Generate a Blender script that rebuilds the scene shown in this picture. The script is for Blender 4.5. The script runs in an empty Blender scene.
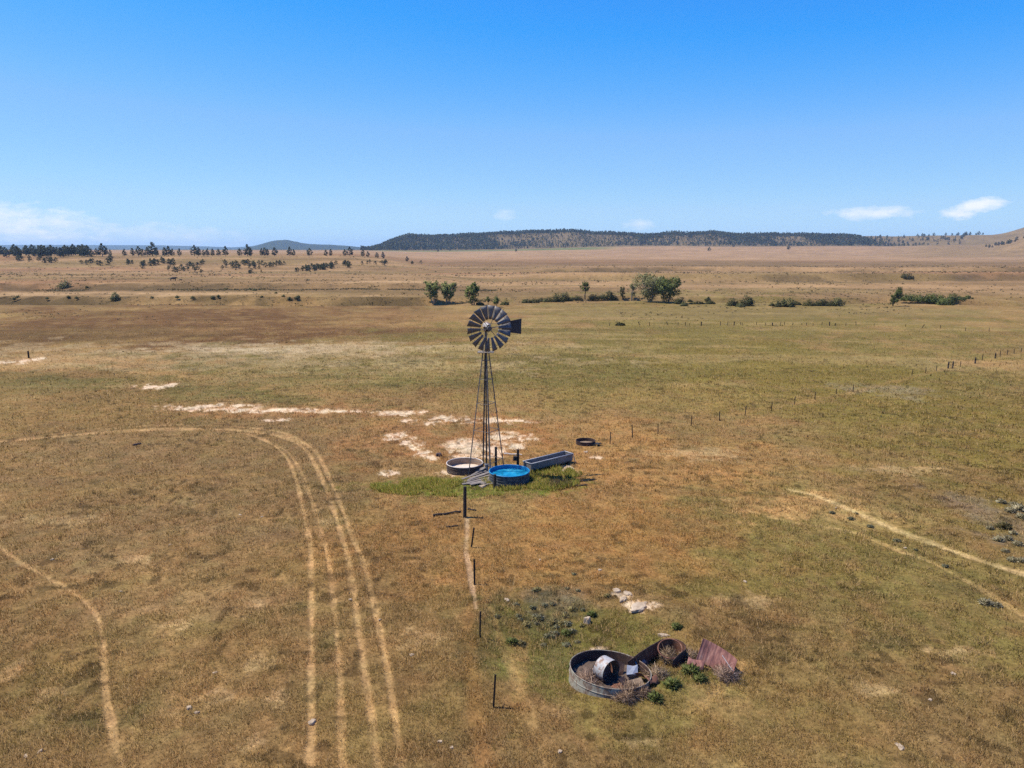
import bpy, bmesh, math, random
import numpy as np
from mathutils import Vector, Matrix, Euler

# ------------------------------------------------------------------ camera, world, sun, exposure
SC = bpy.context.scene
COL = SC.collection
CAM_H = 13.0
FPX = 725.0
PITCH = math.atan((384 - 251.0) / FPX)

cam_d = bpy.data.cameras.new("camera")
cam_d.sensor_width = 36.0
cam_d.lens = FPX * 36.0 / 1024.0
cam_d.clip_start = 0.5
cam_d.clip_end = 60000
cam = bpy.data.objects.new("camera", cam_d)
COL.objects.link(cam)
cam.location = (0, 0, CAM_H)
cam.rotation_euler = (math.pi / 2 - PITCH, 0, 0)
SC.camera = cam

EXPOSURE = 0.45
SUN_EL = math.radians(61)
SUN_DIR = Vector((-0.985 * math.cos(SUN_EL), 0.17 * math.cos(SUN_EL), math.sin(SUN_EL))).normalized()
SUN_ROT = math.atan2(SUN_DIR.x, SUN_DIR.y)

world = bpy.data.worlds.new("World")
SC.world = world
world.use_nodes = True


def build_world():
    nt = world.node_tree
    N, L = nt.nodes, nt.links
    N.clear()
    out = N.new("ShaderNodeOutputWorld")
    bg = N.new("ShaderNodeBackground")
    bg.inputs["Strength"].default_value = 0.135
    sky = N.new("ShaderNodeTexSky")
    sky.sky_type = 'NISHITA'
    sky.sun_disc = False
    sky.sun_elevation = SUN_EL
    sky.sun_rotation = SUN_ROT
    sky.altitude = 1200
    sky.air_density = 1.0
    sky.dust_density = 0.25
    sky.ozone_density = 2.4
    gm = N.new("ShaderNodeHueSaturation")
    gm.inputs["Hue"].default_value = 0.503
    gm.inputs["Saturation"].default_value = 1.22
    L.new(sky.outputs[0], gm.inputs["Color"])
    tc = N.new("ShaderNodeTexCoord")
    sep = N.new("ShaderNodeSeparateXYZ")
    L.new(tc.outputs["Generated"], sep.inputs[0])
    srgb = N.new("ShaderNodeSeparateColor")
    crgb = N.new("ShaderNodeCombineColor")
    L.new(gm.outputs[0], srgb.inputs[0])
    K = 0.135
    curves = (((0.0, 0.0), (0.136, 0.042), (0.175, 0.105), (0.255, 0.235), (0.60, 0.44), (1.0, 0.55)),
              ((0.0, 0.0), (0.30, 0.345), (0.367, 0.42), (0.468, 0.515), (0.776, 0.69), (1.0, 0.78)),
              ((0.0, 0.6), (0.63, 0.98), (0.75, 1.0), (0.85, 1.0), (0.9, 1.0), (1.0, 1.02)))
    for i, pts in enumerate(curves):
        m0 = N.new("ShaderNodeMath")
        m0.operation = 'MULTIPLY'
        m0.inputs[1].default_value = K
        L.new(srgb.outputs[i], m0.inputs[0])
        rp = N.new("ShaderNodeValToRGB")
        el = rp.color_ramp.elements
        while len(el) > 1:
            el.remove(el[0])
        el[0].position = pts[0][0]
        el[0].color = (pts[0][1],) * 3 + (1,)
        for p_, v_ in pts[1:]:
            el.new(p_).color = (v_, v_, v_, 1)
        L.new(m0.outputs[0], rp.inputs[0])
        m1 = N.new("ShaderNodeMath")
        m1.operation = 'MULTIPLY'
        m1.inputs[1].default_value = 1 / K / 2 ** EXPOSURE
        L.new(rp.outputs[0], m1.inputs[0])
        L.new(m1.outputs[0], crgb.inputs[i])

    def math_n(op, a, b=None, clamp=False):
        n = N.new("ShaderNodeMath")
        n.operation = op
        n.use_clamp = clamp
        for i, v in enumerate((a, b)):
            if v is None:
                continue
            if isinstance(v, (int, float)):
                n.inputs[i].default_value = v
            else:
                L.new(v, n.inputs[i])
        return n.outputs[0]
    ysafe = math_n('MAXIMUM', sep.outputs[1], 0.05)
    u = math_n('DIVIDE', sep.outputs[0], ysafe)
    v = math_n('DIVIDE', sep.outputs[2], ysafe)
    cmb = N.new("ShaderNodeCombineXYZ")
    L.new(math_n('MULTIPLY', u, 1.0), cmb.inputs[0])
    L.new(math_n('MULTIPLY', v, 2.6), cmb.inputs[1])
    nz = N.new("ShaderNodeTexNoise")
    nz.inputs["Scale"].default_value = 34
    nz.inputs["Detail"].default_value = 6
    nz.inputs["Roughness"].default_value = 0.6
    L.new(cmb.outputs[0], nz.inputs["Vector"])
    nfac = math_n('MULTIPLY', math_n('SUBTRACT', nz.outputs[0], 0.5), 2.8)
    front = math_n('GREATER_THAN', sep.outputs[1], 0.1)
    total = None
    # clouds low over the horizon: (u, v, half width, half height, slant, density)
    for (u0, v0, ru, rv, sl, dens) in [(0.489, 0.0505, 0.062, 0.011, 0.02, 0.62), (0.622, 0.057, 0.046, 0.0135, 0.2, 0.95),
                                       (0.17, 0.036, 0.024, 0.009, 0.0, 0.45), (-0.01, 0.048, 0.018, 0.008, 0.0, 0.28),
                                       (-0.68, 0.030, 0.17, 0.036, -0.06, 0.68), (-0.47, 0.016, 0.13, 0.022, -0.05, 0.36)]:
        du = math_n('SUBTRACT', u, u0)
        dv = math_n('SUBTRACT', math_n('SUBTRACT', v, v0), math_n('MULTIPLY', du, sl))
        q = math_n('ADD', math_n('POWER', math_n('ABSOLUTE', math_n('DIVIDE', du, ru)), 2.0),
                   math_n('POWER', math_n('ABSOLUTE', math_n('DIVIDE', dv, rv)), 2.0))
        m = math_n('MULTIPLY', math_n('ADD', math_n('SUBTRACT', 1.0, q), nfac), dens, clamp=True)
        soft = math_n('MULTIPLY', m, math_n('SUBTRACT', 2.1, q, clamp=True))
        total = soft if total is None else math_n('MAXIMUM', total, soft)
    total = math_n('MULTIPLY', total, front, clamp=True)
    mix = N.new("ShaderNodeMix")
    mix.data_type = 'RGBA'
    L.new(total, mix.inputs["Factor"])
    L.new(crgb.outputs[0], mix.inputs["A"])
    mix.inputs["B"].default_value = (5.6, 5.75, 5.9, 1)
    L.new(mix.outputs["Result"], bg.inputs[0])
    L.new(bg.outputs[0], out.inputs[0])


build_world()

sun_d = bpy.data.lights.new("sun", 'SUN')
sun_d.energy = 5.0
sun_d.angle = math.radians(0.53)
sun_d.color = (1.0, 0.925, 0.81)
sun = bpy.data.objects.new("sun", sun_d)
COL.objects.link(sun)
sun.rotation_euler = (-SUN_DIR).to_track_quat('-Z', 'Y').to_euler()
sun.location = (-60, 20, 120)

SC.view_settings.view_transform = 'Standard'
SC.view_settings.look = 'None'
SC.view_settings.exposure = EXPOSURE
SC.view_settings.gamma = 1.0
SC.view_settings.use_curve_mapping = False
SC.cycles.use_denoising = False
SC.cycles.denoiser = 'OPENIMAGEDENOISE'
SC.cycles.denoising_input_passes = 'RGB_ALBEDO_NORMAL'
SC.cycles.denoising_prefilter = 'ACCURATE'
SC.cycles.max_bounces = 6
SC.cycles.volume_bounces = 1
SC.cycles.transparent_max_bounces = 8
SC.cycles.use_adaptive_sampling = True
SC.cycles.adaptive_threshold = 0.01

rng = np.random.default_rng(7)
random.seed(11)

# ------------------------------------------------------------------ helpers: noise, projection
CP, SP = math.cos(PITCH), math.sin(PITCH)


def smooth(e0, e1, x):
    t = np.clip((x - e0) / (e1 - e0), 0, 1)
    return t * t * (3 - 2 * t)


def _hash(ix, iy, seed):
    h = (ix.astype(np.int64) * 374761393 + iy.astype(np.int64) * 668265263 + seed * 974634777) & 0xFFFFFFFF
    h = ((h ^ (h >> 13)) * 1274126177) & 0xFFFFFFFF
    h = h ^ (h >> 16)
    return (h & 0xFFFFFF) / float(0xFFFFFF)


def vnoise(x, y, seed=0):
    x0, y0 = np.floor(x), np.floor(y)
    fx, fy = x - x0, y - y0
    fx, fy = fx * fx * (3 - 2 * fx), fy * fy * (3 - 2 * fy)
    a, b = _hash(x0, y0, seed), _hash(x0 + 1, y0, seed)
    c, d = _hash(x0, y0 + 1, seed), _hash(x0 + 1, y0 + 1, seed)
    return a + (b - a) * fx + (c - a) * fy + (a - b - c + d) * fx * fy


def fbm(x, y, seed=0, octv=4, gain=0.5):
    s, amp, tot = 0.0, 1.0, 0.0
    for i in range(octv):
        s = s + amp * vnoise(x * 2 ** i + 17.3 * i, y * 2 ** i - 9.1 * i, seed + i)
        tot += amp
        amp *= gain
    return s / tot


def ray(px, py):
    cx, cy = (px - 512) / FPX, (384 - py) / FPX
    return np.array((cx, CP + cy * SP, -SP + cy * CP))


def G(px, py, z=0.0):
    """point of the horizontal plane z seen at a pixel of the photograph"""
    r = ray(px, py)
    t = (z - CAM_H) / r[2]
    return np.array((r[0] * t, r[1] * t, z))


# ------------------------------------------------------------------ terrain
def H(x, y):
    x = np.asarray(x, float)
    y = np.asarray(y, float)
    d = np.maximum(y, 1.0)
    a = np.clip(x / np.maximum(d, 40.0), -3, 3)
    z = np.interp(d, [0, 420, 700, 1000, 1600, 1800, 2600, 14000], [0, 0, 1.2, 3.6, 12.2, 14.5, 16, 20])
    # shallow hollow round the scrap, with a low rim
    hq = np.hypot((x - 2.2) / 3.6, (y - 22.6) / 3.2)
    z = z - 0.38 * smooth(1.0, 0.2, hq) + 0.14 * np.exp(-((hq - 1.15) / 0.2) ** 2)
    # gentle rolling, stronger with distance
    z = z + (fbm(x / 60, y / 60, 3, 3) - 0.5) * 0.7 * smooth(60, 160, d)
    z = z + (fbm(x / 9, y / 9, 5, 3) - 0.5) * 0.22 * smooth(400, 60, d)
    z = z + (fbm(x / 220, y / 160, 31, 3) - 0.5) * 2.4 * smooth(250, 600, d)
    # the plain climbs towards the foot of the mesa on the right
    z = z + 10 * smooth(-0.12, 0.22, a) * smooth(1150, 1780, d) * (0.8 + 0.4 * fbm(x / 200, y / 200, 33, 3))
    # low plateau on the left with a broken edge
    wl = smooth(-0.10, -0.23, a)
    edge = 600 + 90 * (fbm(x / 90, y * 0 + 3.1, 8, 4) - 0.5) + 30 * smooth(-0.4, -0.62, a) - 20
    rise = 7.6 * smooth(edge - 130, edge + 26, d) * (1 - 0.85 * smooth(900, 1600, d))
    rim = 1.2 * smooth(edge + 4, edge + 14, d) * (fbm(x / 25, y / 25, 12, 3) - 0.2) * smooth(edge + 80, edge + 30, d)
    z = z + wl * (rise + rim)
    # eroded steps left of the creek
    tw = smooth(-0.02, -0.12, a)
    s1 = 196 + 26 * (fbm(x / 40, y * 0 + 1.0, 14, 4) - 0.5)
    s2 = 232 + 40 * (fbm(x / 50, y * 0 + 7.0, 15, 4) - 0.5)
    z = z + tw * smooth(480, 320, d) * (-1.5 * smooth(s1 - 18, s1 - 3, d) + 2.1 * smooth(s1 + 1, s1 + 5, d)
                                         + 1.7 * smooth(s2, s2 + 5, d) - 2.3 * smooth(s2 + 30, 480, d))
    # creek cut across the middle and right
    yc = 187 + 26 * (fbm(x / 45, y * 0 + 5.0, 16, 3) - 0.5) + 6 * np.sin(x / 23.0)
    cw = smooth(-0.03, 0.03, a)
    z = z + cw * (-1.5 * smooth(yc - 9, yc - 1.5, d) + 1.9 * smooth(yc + 0.3, yc + 3.0, d) - 0.4 * smooth(yc + 10, yc + 160, d))
    # low banks half way to the mesa
    for k, (d0, hh, sd) in enumerate(((325, 2.6, 21), (470, 2.4, 22))):
        e2 = d0 + 70 * (fbm(x / 120, y * 0 + 2.0 * k, sd, 4) - 0.5)
        z = z + smooth(-0.06, 0.1, a) * hh * (smooth(e2, e2 + 8, d) - smooth(e2 + 10, e2 + 150, d))
    # mesa
    F = 1790 + 300 * (fbm(x / 170, y * 0 + 1.7, 41, 4) - 0.5)
    env = (0.82 * smooth(-0.200, -0.135, a) + 0.18 * smooth(-0.13, -0.02, a)) * (1 - 0.10 * smooth(0.42, 0.52, a))
    spur = 0.75 + 0.5 * fbm(x / 110, y / 200, 44, 4)
    prof = smooth(F, F + 270, d)
    z = z + env * ((41 + 2 * smooth(-0.15, -0.04, a) - 12 * smooth(0.0, 0.25, a) + 6 * (fbm(x / 330, y * 0 + 4.0, 47, 3) - 0.5)) * prof + 12 * (spur - 1.0) * smooth(F, F + 150, d) * smooth(F + 420, F + 250, d)
                   + 17.0 * (fbm(x / 130, y / 400, 46, 4) - 0.5) * prof)
    z = z + env * 6 * smooth(-0.03, -0.10, -np.abs(a + 0.02))*0
    # nearer tan hill on the right
    z = z + (smooth(0.64, 0.76, a) * 50 + 5 * smooth(0.5, 0.6, a)) * smooth(1050, 1450, d) * (0.82 + 0.36 * fbm(x / 150, y / 150, 51, 3))
    # far blue hills
    hill = 34 * np.exp(-((a + 0.312) / 0.024) ** 2) + 31 * smooth(-0.385, -0.33, a) * smooth(-0.18, -0.25, a) + 9 * smooth(-0.1, -0.2, a) * smooth(-0.4, -0.3, a)
    z = z + hill * smooth(4300, 5200, d) * (0.66 + 0.68 * fbm(x / 210, y / 400, 61, 5))
    z = z + 52 * smooth(-0.27, -0.5, a) * smooth(7200, 9200, d) * (0.9 + 0.2 * fbm(x / 900, y / 900, 63, 3))
    z = z + 14 * smooth(-0.05, -0.3, a) * smooth(7500, 9000, d)
    return np.where(y > 1, z, (fbm(x / 9, y / 9, 5, 3) - 0.5) * 0.22)


def P(px, py):
    """where the sight line through a pixel of the photograph meets the ground"""
    r = ray(px, py)
    t = np.geomspace(10, 4000, 9000)
    x, y, z = r[0] * t, r[1] * t, CAM_H + r[2] * t
    below = np.nonzero(z < H(x, y))[0]
    i = below[0] if len(below) else len(t) - 1
    return Vector((x[i], y[i], float(H(x[i], y[i]))))


def at(px, dist):
    """ground point at forward distance dist in the direction of pixel column px"""
    x = (px - 512) / FPX * (dist * CP + 8 * SP)
    return Vector((x, dist, float(H(x, dist))))


def metres(npx, p):
    """size in metres of npx pixels at point p"""
    return npx * (p.y * CP + (CAM_H - p.z) * SP) / FPX


# ------------------------------------------------------------------ ground colour (albedo) as a function of the place
def lin(c):
    c = np.array(c, float) / 255.0
    return np.where(c <= 0.04045, c / 12.92, ((c + 0.055) / 1.055) ** 2.4)


KA = 0.73


def alb(*c):
    return lin(c) * KA


PATCH = []          # (x, y, half x, half y, colour, strength, noise scale, raggedness)


def patch(cx, cy, rx, ry, colour, s, ns=None, rag=1.0):
    c = G(cx, cy)
    depth = c[1] * CP + CAM_H * SP
    lo, hi = G(cx, cy + ry)[1], G(cx, max(cy - ry, 262))[1]
    PATCH.append((c[0], (lo + hi) / 2, rx * depth / FPX, (hi - lo) / 2, alb(*colour), s, ns or max(0.6, rx * depth / FPX / 5), rag))


patch(170, 326, 340, 24, (108, 79, 50), 0.97)
patch(60, 335, 160, 10, (100, 78, 48), 0.7)
patch(430, 318, 110, 9, (150, 116, 76), 0.6)
patch(330, 374, 440, 24, (108, 98, 56), 0.85, 6, 1.5)
patch(600, 342, 220, 20, (118, 104, 58), 0.85, 6, 1.4)
patch(860, 345, 330, 50, (118, 104, 56), 0.9, 7, 1.3)
patch(640, 372, 300, 26, (114, 102, 54), 0.8, 6, 1.4)
patch(760, 312, 330, 8, (134, 114, 72), 0.8, 9)
patch(940, 430, 230, 90, (122, 105, 52), 0.9, 6)
patch(650, 400, 180, 14, (146, 122, 70), 0.7, 5)
patch(200, 352, 260, 9, (166, 142, 106), 0.6, 3, 2.6)
patch(250, 362, 260, 7, (162, 140, 102), 0.5, 2.5, 2.6)
patch(80, 366, 120, 5, (166, 128, 84), 0.6, 2.5, 2.2)
patch(330, 349, 110, 5, (182, 160, 124), 0.6, 2, 2.2)
patch(230, 350, 60, 3, (190, 168, 134), 0.6, 1.6, 2.2)
patch(440, 366, 70, 4, (168, 144, 98), 0.6, 1.6, 2.2)
patch(520, 350, 120, 5, (158, 136, 86), 0.5, 2, 2.0)
patch(60, 360, 90, 6, (168, 134, 90), 0.8, 4, 1.4)
patch(40, 420, 180, 30, (124, 100, 60), 0.6, 5)
patch(180, 480, 260, 70, (130, 104, 70), 0.8, 5)
patch(640, 470, 150, 50, (166, 124, 74), 0.8, 4)
patch(560, 545, 210, 40, (160, 118, 68), 0.75, 3)
patch(700, 560, 120, 45, (152, 114, 66), 0.7, 3)
patch(400, 560, 120, 60, (150, 112, 68), 0.6, 3)
patch(920, 600, 210, 120, (122, 107, 58), 0.85, 3)
patch(820, 690, 130, 70, (130, 108, 64), 0.6, 2)
patch(60, 690, 140, 70, (122, 102, 60), 0.6, 1.6)
patch(220, 600, 70, 20, (162, 130, 88), 0.5, 1.2, 1.6)
patch(575, 645, 92, 46, (110, 104, 52), 0.95, 1.6)
patch(690, 684, 50, 16, (104, 104, 50), 0.8, 0.6)
patch(590, 700, 60, 12, (122, 112, 56), 0.7, 0.6)
patch(545, 622, 66, 28, (98, 90, 52), 0.85, 0.8, 1.4)
patch(600, 620, 40, 16, (106, 98, 50), 0.7, 0.6, 1.4)
patch(640, 715, 110, 30, (128, 112, 62), 0.7, 1.2)
patch(560, 602, 45, 14, (112, 102, 80), 0.7, 0.9)
patch(480, 650, 16, 40, (104, 88, 50), 0.7, 0.9)
patch(520, 690, 12, 70, (160, 126, 78), 0.6, 0.8)
patch(720, 700, 40, 18, (164, 132, 84), 0.6, 0.7)
patch(795, 508, 60, 14, (184, 144, 92), 0.75, 0.9, 1.8)
patch(870, 520, 60, 10, (180, 146, 92), 0.5, 0.9, 1.7)
patch(1004, 525, 34, 34, (136, 116, 92), 0.7, 1.0, 1.4)
patch(880, 390, 40, 8, (142, 128, 100), 0.6, 2.0, 1.6)
patch(490, 438, 66, 24, (158, 108, 66), 0.7, 1.3, 1.5)
patch(390, 440, 60, 24, (156, 112, 70), 0.7, 1.5)
patch(300, 412, 140, 8, (150, 108, 70), 0.7, 1.5)
patch(470, 488, 98, 11, (110, 114, 48), 1.0, 0.9, 0.8)
patch(545, 478, 40, 8, (124, 116, 50), 0.9, 0.8)
patch(465, 474, 24, 4, (178, 150, 104), 0.7, 0.7)
for q in [(15, 671, 12, 10), (51, 694, 16, 6), (175, 625, 18, 5), (253, 604, 14, 6), (256, 664, 12, 8), (213, 698, 12, 7), (280, 694, 10, 10), (270, 664, 9, 7), (255, 745, 14, 10), (640, 742, 40, 8),
          (560, 715, 18, 6), (420, 640, 20, 10), (140, 560, 26, 6), (60, 520, 40, 6), (330, 520, 10, 4), (880, 690, 30, 6), (960, 650, 26, 5), (740, 600, 30, 8), (700, 455, 50, 6), (900, 470, 40, 5)]:
    patch(*q, (190, 158, 112), 0.55, None, 1.8)
for q in [(100, 725, 40, 14), (470, 660, 14, 26), (860, 655, 14, 4), (960, 590, 30, 8), (880, 640, 30, 8), (330, 640, 8, 30), (760, 650, 26, 8), (300, 610, 14, 8)]:
    patch(*q, (96, 84, 50), 0.6, None, 1.6)
SALT = []
for s in [(468, 447, 18, 8), (464, 444, 16, 5), (250, 409.5, 80, 1.8), (330, 411.5, 50, 1.5), (470, 447, 24, 8), (490, 450, 24, 8), (402, 435, 8, 4), (409, 441, 9, 5), (416, 447, 9, 5), (424, 453, 9, 5), (431, 457, 8, 4), (462, 458, 12, 4), (388, 473, 10, 3), (450, 473, 14, 4), (396, 436, 12, 4), (510, 437, 26, 6), (500, 421, 32, 3), (436, 420, 32, 4.5), (514, 446, 16, 4), (398, 412.5, 30, 3), (156, 386, 22, 3),
          (205, 407, 46, 3.6), (275, 410.5, 56, 2.4), (340, 411, 22, 1.8), (280, 420, 14, 1.6), (12, 362, 22, 2.0), (36, 359, 12, 1.2),
          (568, 470, 12, 4), (600, 458, 9, 2), (640, 607, 17, 4.5), (626, 596, 12, 3.5), (600, 638, 12, 2)]:
    c = G(s[0], s[1])
    dep = c[1] * CP + CAM_H * SP
    lo, hi = G(s[0], s[1] + s[3])[1], G(s[0], s[1] - s[3])[1]
    SALT.append((c[0], (lo + hi) / 2, s[2] * dep / FPX, (hi - lo) / 2))

TRACKS = []         # (points, half width in m, colour, strength)


def track(pts, hw, colour, s):
    TRACKS.append((np.array([G(*p)[:2] for p in pts]), hw, alb(*colour), s))


PALE = (188, 151, 103)
track([(310, 800), (310.5, 768), (311, 668), (311, 570), (309, 540), (303, 510), (296, 480), (285, 455), (268, 441), (245, 433)], 0.125, PALE, 0.9)
track([(343, 800), (342, 768), (339, 668), (330, 570), (322, 535), (313, 505), (302, 475), (290, 454), (275, 443)], 0.112, PALE, 0.7)
track([(385, 800), (379, 768), (364, 668), (350, 570), (343, 540), (332, 505), (320, 475), (306, 450), (285, 437), (250, 431), (190, 428), (130, 430), (60, 436), (-30, 445)], 0.125, PALE, 0.85)
track([(406, 800), (401, 768), (387, 668), (366, 570), (354, 540), (341, 505), (328, 475), (314, 450), (292, 435), (255, 428), (190, 425), (120, 428), (50, 434)], 0.119, PALE, 0.8)
track([(-20, 535), (0, 547), (15, 560), (50, 580), (75, 595), (95, 615), (103, 640), (104, 680), (108, 710), (115, 745), (122, 768), (130, 800)], 0.106, PALE, 0.85)
track([(310, 446), (292, 438), (270, 433), (230, 429.5), (180, 429), (130, 431), (60, 436), (-30, 444)], 0.30, PALE, 0.75)
track([(790, 490), (822, 498), (852, 511), (892, 528), (942, 546.5), (985, 562), (1024, 574), (1100, 598)], 0.24, (206, 176, 122), 0.9)
track([(745, 510), (790, 522), (850, 531), (898, 550), (928, 561), (972, 584), (1017, 611), (1060, 638)], 0.15, (188, 156, 102), 0.65)
track([(560, 489), (640, 491), (720, 494), (790, 497)], 0.22, (140, 106, 64), 0.5)
track([(830, 508), (870, 525), (920, 546), (980, 570), (1050, 596)], 0.5, (160, 134, 82), 0.5)
track([(845, 522), (880, 538), (920, 553), (960, 571)], 0.12, (84, 72, 42), 0.6)
track([(600, 490), (700, 495), (790, 497)], 0.22, (132, 100, 60), 0.6)
track([(600, 500), (700, 504), (760, 510)], 0.2, (140, 106, 64), 0.5)
track([(467, 518), (467, 535), (466, 550), (470, 570), (473, 590), (476, 610)], 0.10, (196, 164, 128), 0.8)
track([(490, 610), (503, 640), (512, 670), (526, 710), (548, 768), (560, 800)], 0.14, (176, 140, 90), 0.45)
track([(470, 600), (468, 650), (474, 700), (484, 768)], 0.25, (160, 116, 66), 0.4)
track([(742, 662), (736, 676), (715, 695), (690, 712)], 0.16, (184, 148, 96), 0.6)
track([(605, 438), (640, 430), (700, 421), (760, 410), (850, 393), (950, 368), (1040, 350)], 0.45, (162, 128, 82), 0.5)
track([(0, 473), (130, 476), (260, 474)], 0.3, (150, 116, 70), 0.45)
track([(640, 335), (580, 333), (520, 335)], 1.2, (170, 146, 98), 0.45)


def ground_colour(x, y):
    """albedo and bareness of the ground at x, y"""
    x = np.asarray(x, float)
    y = np.asarray(y, float)
    n = x.shape[0]
    d = np.maximum(y, 1)
    a = x / np.maximum(d, 40)
    n25 = fbm(x / 24, y / 24, 101, 4)
    n6 = fbm(x / 5.5, y / 5.5, 111, 4)
    n1 = fbm(x / 1.1, y / 1.1, 121, 3)
    n3 = fbm(x / 2.6, y / 2.6, 131, 3)
    tan, brown, olive = alb(154, 122, 78), alb(132, 104, 66), alb(126, 110, 64)
    w1 = smooth(0.32, 0.68, 0.45 * n25 + 0.55 * n6)[:, None]
    c = brown * (1 - w1) + tan * w1
    w2 = (smooth(0.45, 0.62, 0.4 * fbm(x / 14, y / 14, 141, 4) + 0.6 * n3) * 0.4)[:, None]
    c = c * (1 - w2) + olive * w2
    # far range
    st = 0.6 * fbm(x / 120, y / 34, 151, 4) + 0.4 * fbm(x / 30, y / 14, 153, 4)
    far = alb(146, 118, 84) * (1 - smooth(0.35, 0.65, st))[:, None] + alb(176, 142, 104) * smooth(0.35, 0.65, st)[:, None]
    pk = (smooth(0.45, 0.65, fbm(x / 260, y / 60, 161, 3)) * 0.75)[:, None]
    far = far * (1 - pk) + alb(168, 124, 92) * pk
    og = (smooth(0.52, 0.68, fbm(x / 110, y / 30, 171, 4)) * 0.6)[:, None]
    far = far * (1 - og) + alb(136, 116, 76) * og
    pl = smooth(700, 1000, d)[:, None] * 0.75
    far = far * (1 - pl) + (alb(180, 146, 114) * (0.80 + 0.4 * st)[:, None]) * pl
    grz = (np.exp(-((d - 690) / 150) ** 2) * smooth(-0.2, -0.05, a) * 0.7)[:, None]
    far = far * (1 - grz) + alb(134, 108, 78) * grz
    # green field and grey green flats at the foot of the mesa
    gf = (smooth(1480, 1580, d) * smooth(1760, 1660, d) * smooth(-0.2, -0.17, a) * smooth(0.16, 0.10, a) * 0.9)[:, None]
    far = far * (1 - gf) + alb(112, 124, 76) * gf
    ms = (smooth(1690, 1780, d) * smooth(3500, 3000, d))[:, None]
    mc = alb(128, 110, 84) * (0.75 + 0.5 * fbm(x / 60, y / 60, 181, 4))[:, None]
    far = far * (1 - ms) + mc * ms
    rh = (smooth(0.46, 0.6, a) * smooth(1000, 1100, d) * 0.7)[:, None]
    far = far * (1 - rh) + alb(146, 122, 88) * rh
    dk = smooth(3600, 4200, d)[:, None]
    far = far * (1 - dk) + (alb(50, 60, 46) * (0.7 + 0.6 * fbm(x / 90, y / 90, 191, 3))[:, None]) * dk
    far = far * (0.80 + 0.5 * (fbm(x / 22, y / 13, 155, 4) - 0.5))[:, None] * np.array((1.0, 0.98, 0.92))
    wf = smooth(165, 215, d + 60 * (fbm(x / 40, y / 40, 201, 3) - 0.5))[:, None]
    c = c * (1 - wf) + far * wf
    for (cx, cy, rx, ry, col, s, ns, rag) in PATCH:
        m = (np.abs(x - cx) < rx * 1.9) & (np.abs(y - cy) < ry * 1.9)
        if not m.any():
            continue
        xm, ym = x[m], y[m]
        q = np.sqrt(((xm - cx) / rx) ** 2 + ((ym - cy) / ry) ** 2)
        nn = fbm(xm / ns, ym / ns, int(abs(cx) * 7 + 300), 4)
        n2 = fbm(xm / (ns * 0.3), ym / (ns * 0.3), int(abs(cy) * 5 + 400), 3)
        w = smooth(1.25, 0.45, q + (nn - 0.5) * 1.5 * rag + (n2 - 0.5) * 0.8) * s
        w = w * (1 - 0.45 * smooth(0.5, 0.75, fbm(xm / (ns * 0.16), ym / (ns * 0.16), 77, 2)))
        c[m] = c[m] * (1 - w[:, None]) + col * w[:, None]
    # dark soil of the creek bank and eroded steps
    yc = 187 + 26 * (fbm(x / 45, y * 0 + 5.0, 16, 3) - 0.5) + 6 * np.sin(x / 23.0)
    bk = (smooth(-0.03, 0.03, a) * smooth(yc - 9, yc - 3, d) * smooth(yc + 7, yc + 2, d) * smooth(0.3, 0.6, fbm(x / 14, y / 14, 211, 3)))[:, None] * 0.6
    c = c * (1 - bk) + alb(104, 84, 58) * bk
    s2 = 232 + 40 * (fbm(x / 50, y * 0 + 7.0, 15, 4) - 0.5)
    s1 = 196 + 26 * (fbm(x / 40, y * 0 + 1.0, 14, 4) - 0.5)
    for sx, colr in ((s1, (84, 70, 46)), (s2, (92, 76, 52))):
        bk = (smooth(-0.02, -0.12, a) * smooth(sx - 16, sx - 3, d) * smooth(sx + 10, sx + 3, d) * smooth(0.36, 0.52, fbm(x / 16, y / 16, 221, 3)))[:, None] * 0.85
        c = c * (1 - bk) + alb(*colr) * bk
        bk = (smooth(-0.02, -0.12, a) * smooth(sx + 4, sx + 12, d) * smooth(sx + 34, sx + 20, d) * smooth(0.45, 0.6, fbm(x / 20, y / 20, 223, 3)))[:, None] * 0.6
        c = c * (1 - bk) + alb(196, 160, 118) * bk
    # wind- and slope-drawn streaks across the flats
    sk = 0.6 * fbm(x / 26, y / 5.5, 931, 4) + 0.4 * fbm(x / 7, y / 2.2, 935, 3)
    band = smooth(48, 75, d) * smooth(330, 180, d)
    c = c * (1 + 0.6 * (sk - 0.5) * band)[:, None]
    ts = (smooth(0.56, 0.68, sk) * band * 0.34 * (1 - 0.75 * smooth(84, 105, d) * smooth(0.02, -0.06, a)))[:, None]
    c = c * (1 - ts) + alb(160, 134, 92) * ts
    for k, (d0, sd) in enumerate(((325, 21), (470, 22))):
        e2 = d0 + 70 * (fbm(x / 120, y * 0 + 2.0 * k, sd, 4) - 0.5)
        bk = (smooth(-0.06, 0.1, a) * smooth(e2 - 22, e2 - 2, d) * smooth(e2 + 10, e2 + 4, d) * smooth(0.45, 0.6, fbm(x / 30, y / 30, 941 + k, 3)))[:, None] * 0.7
        c = c * (1 - bk) + alb(96, 80, 56) * bk
    bare = np.zeros(n)
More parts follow.
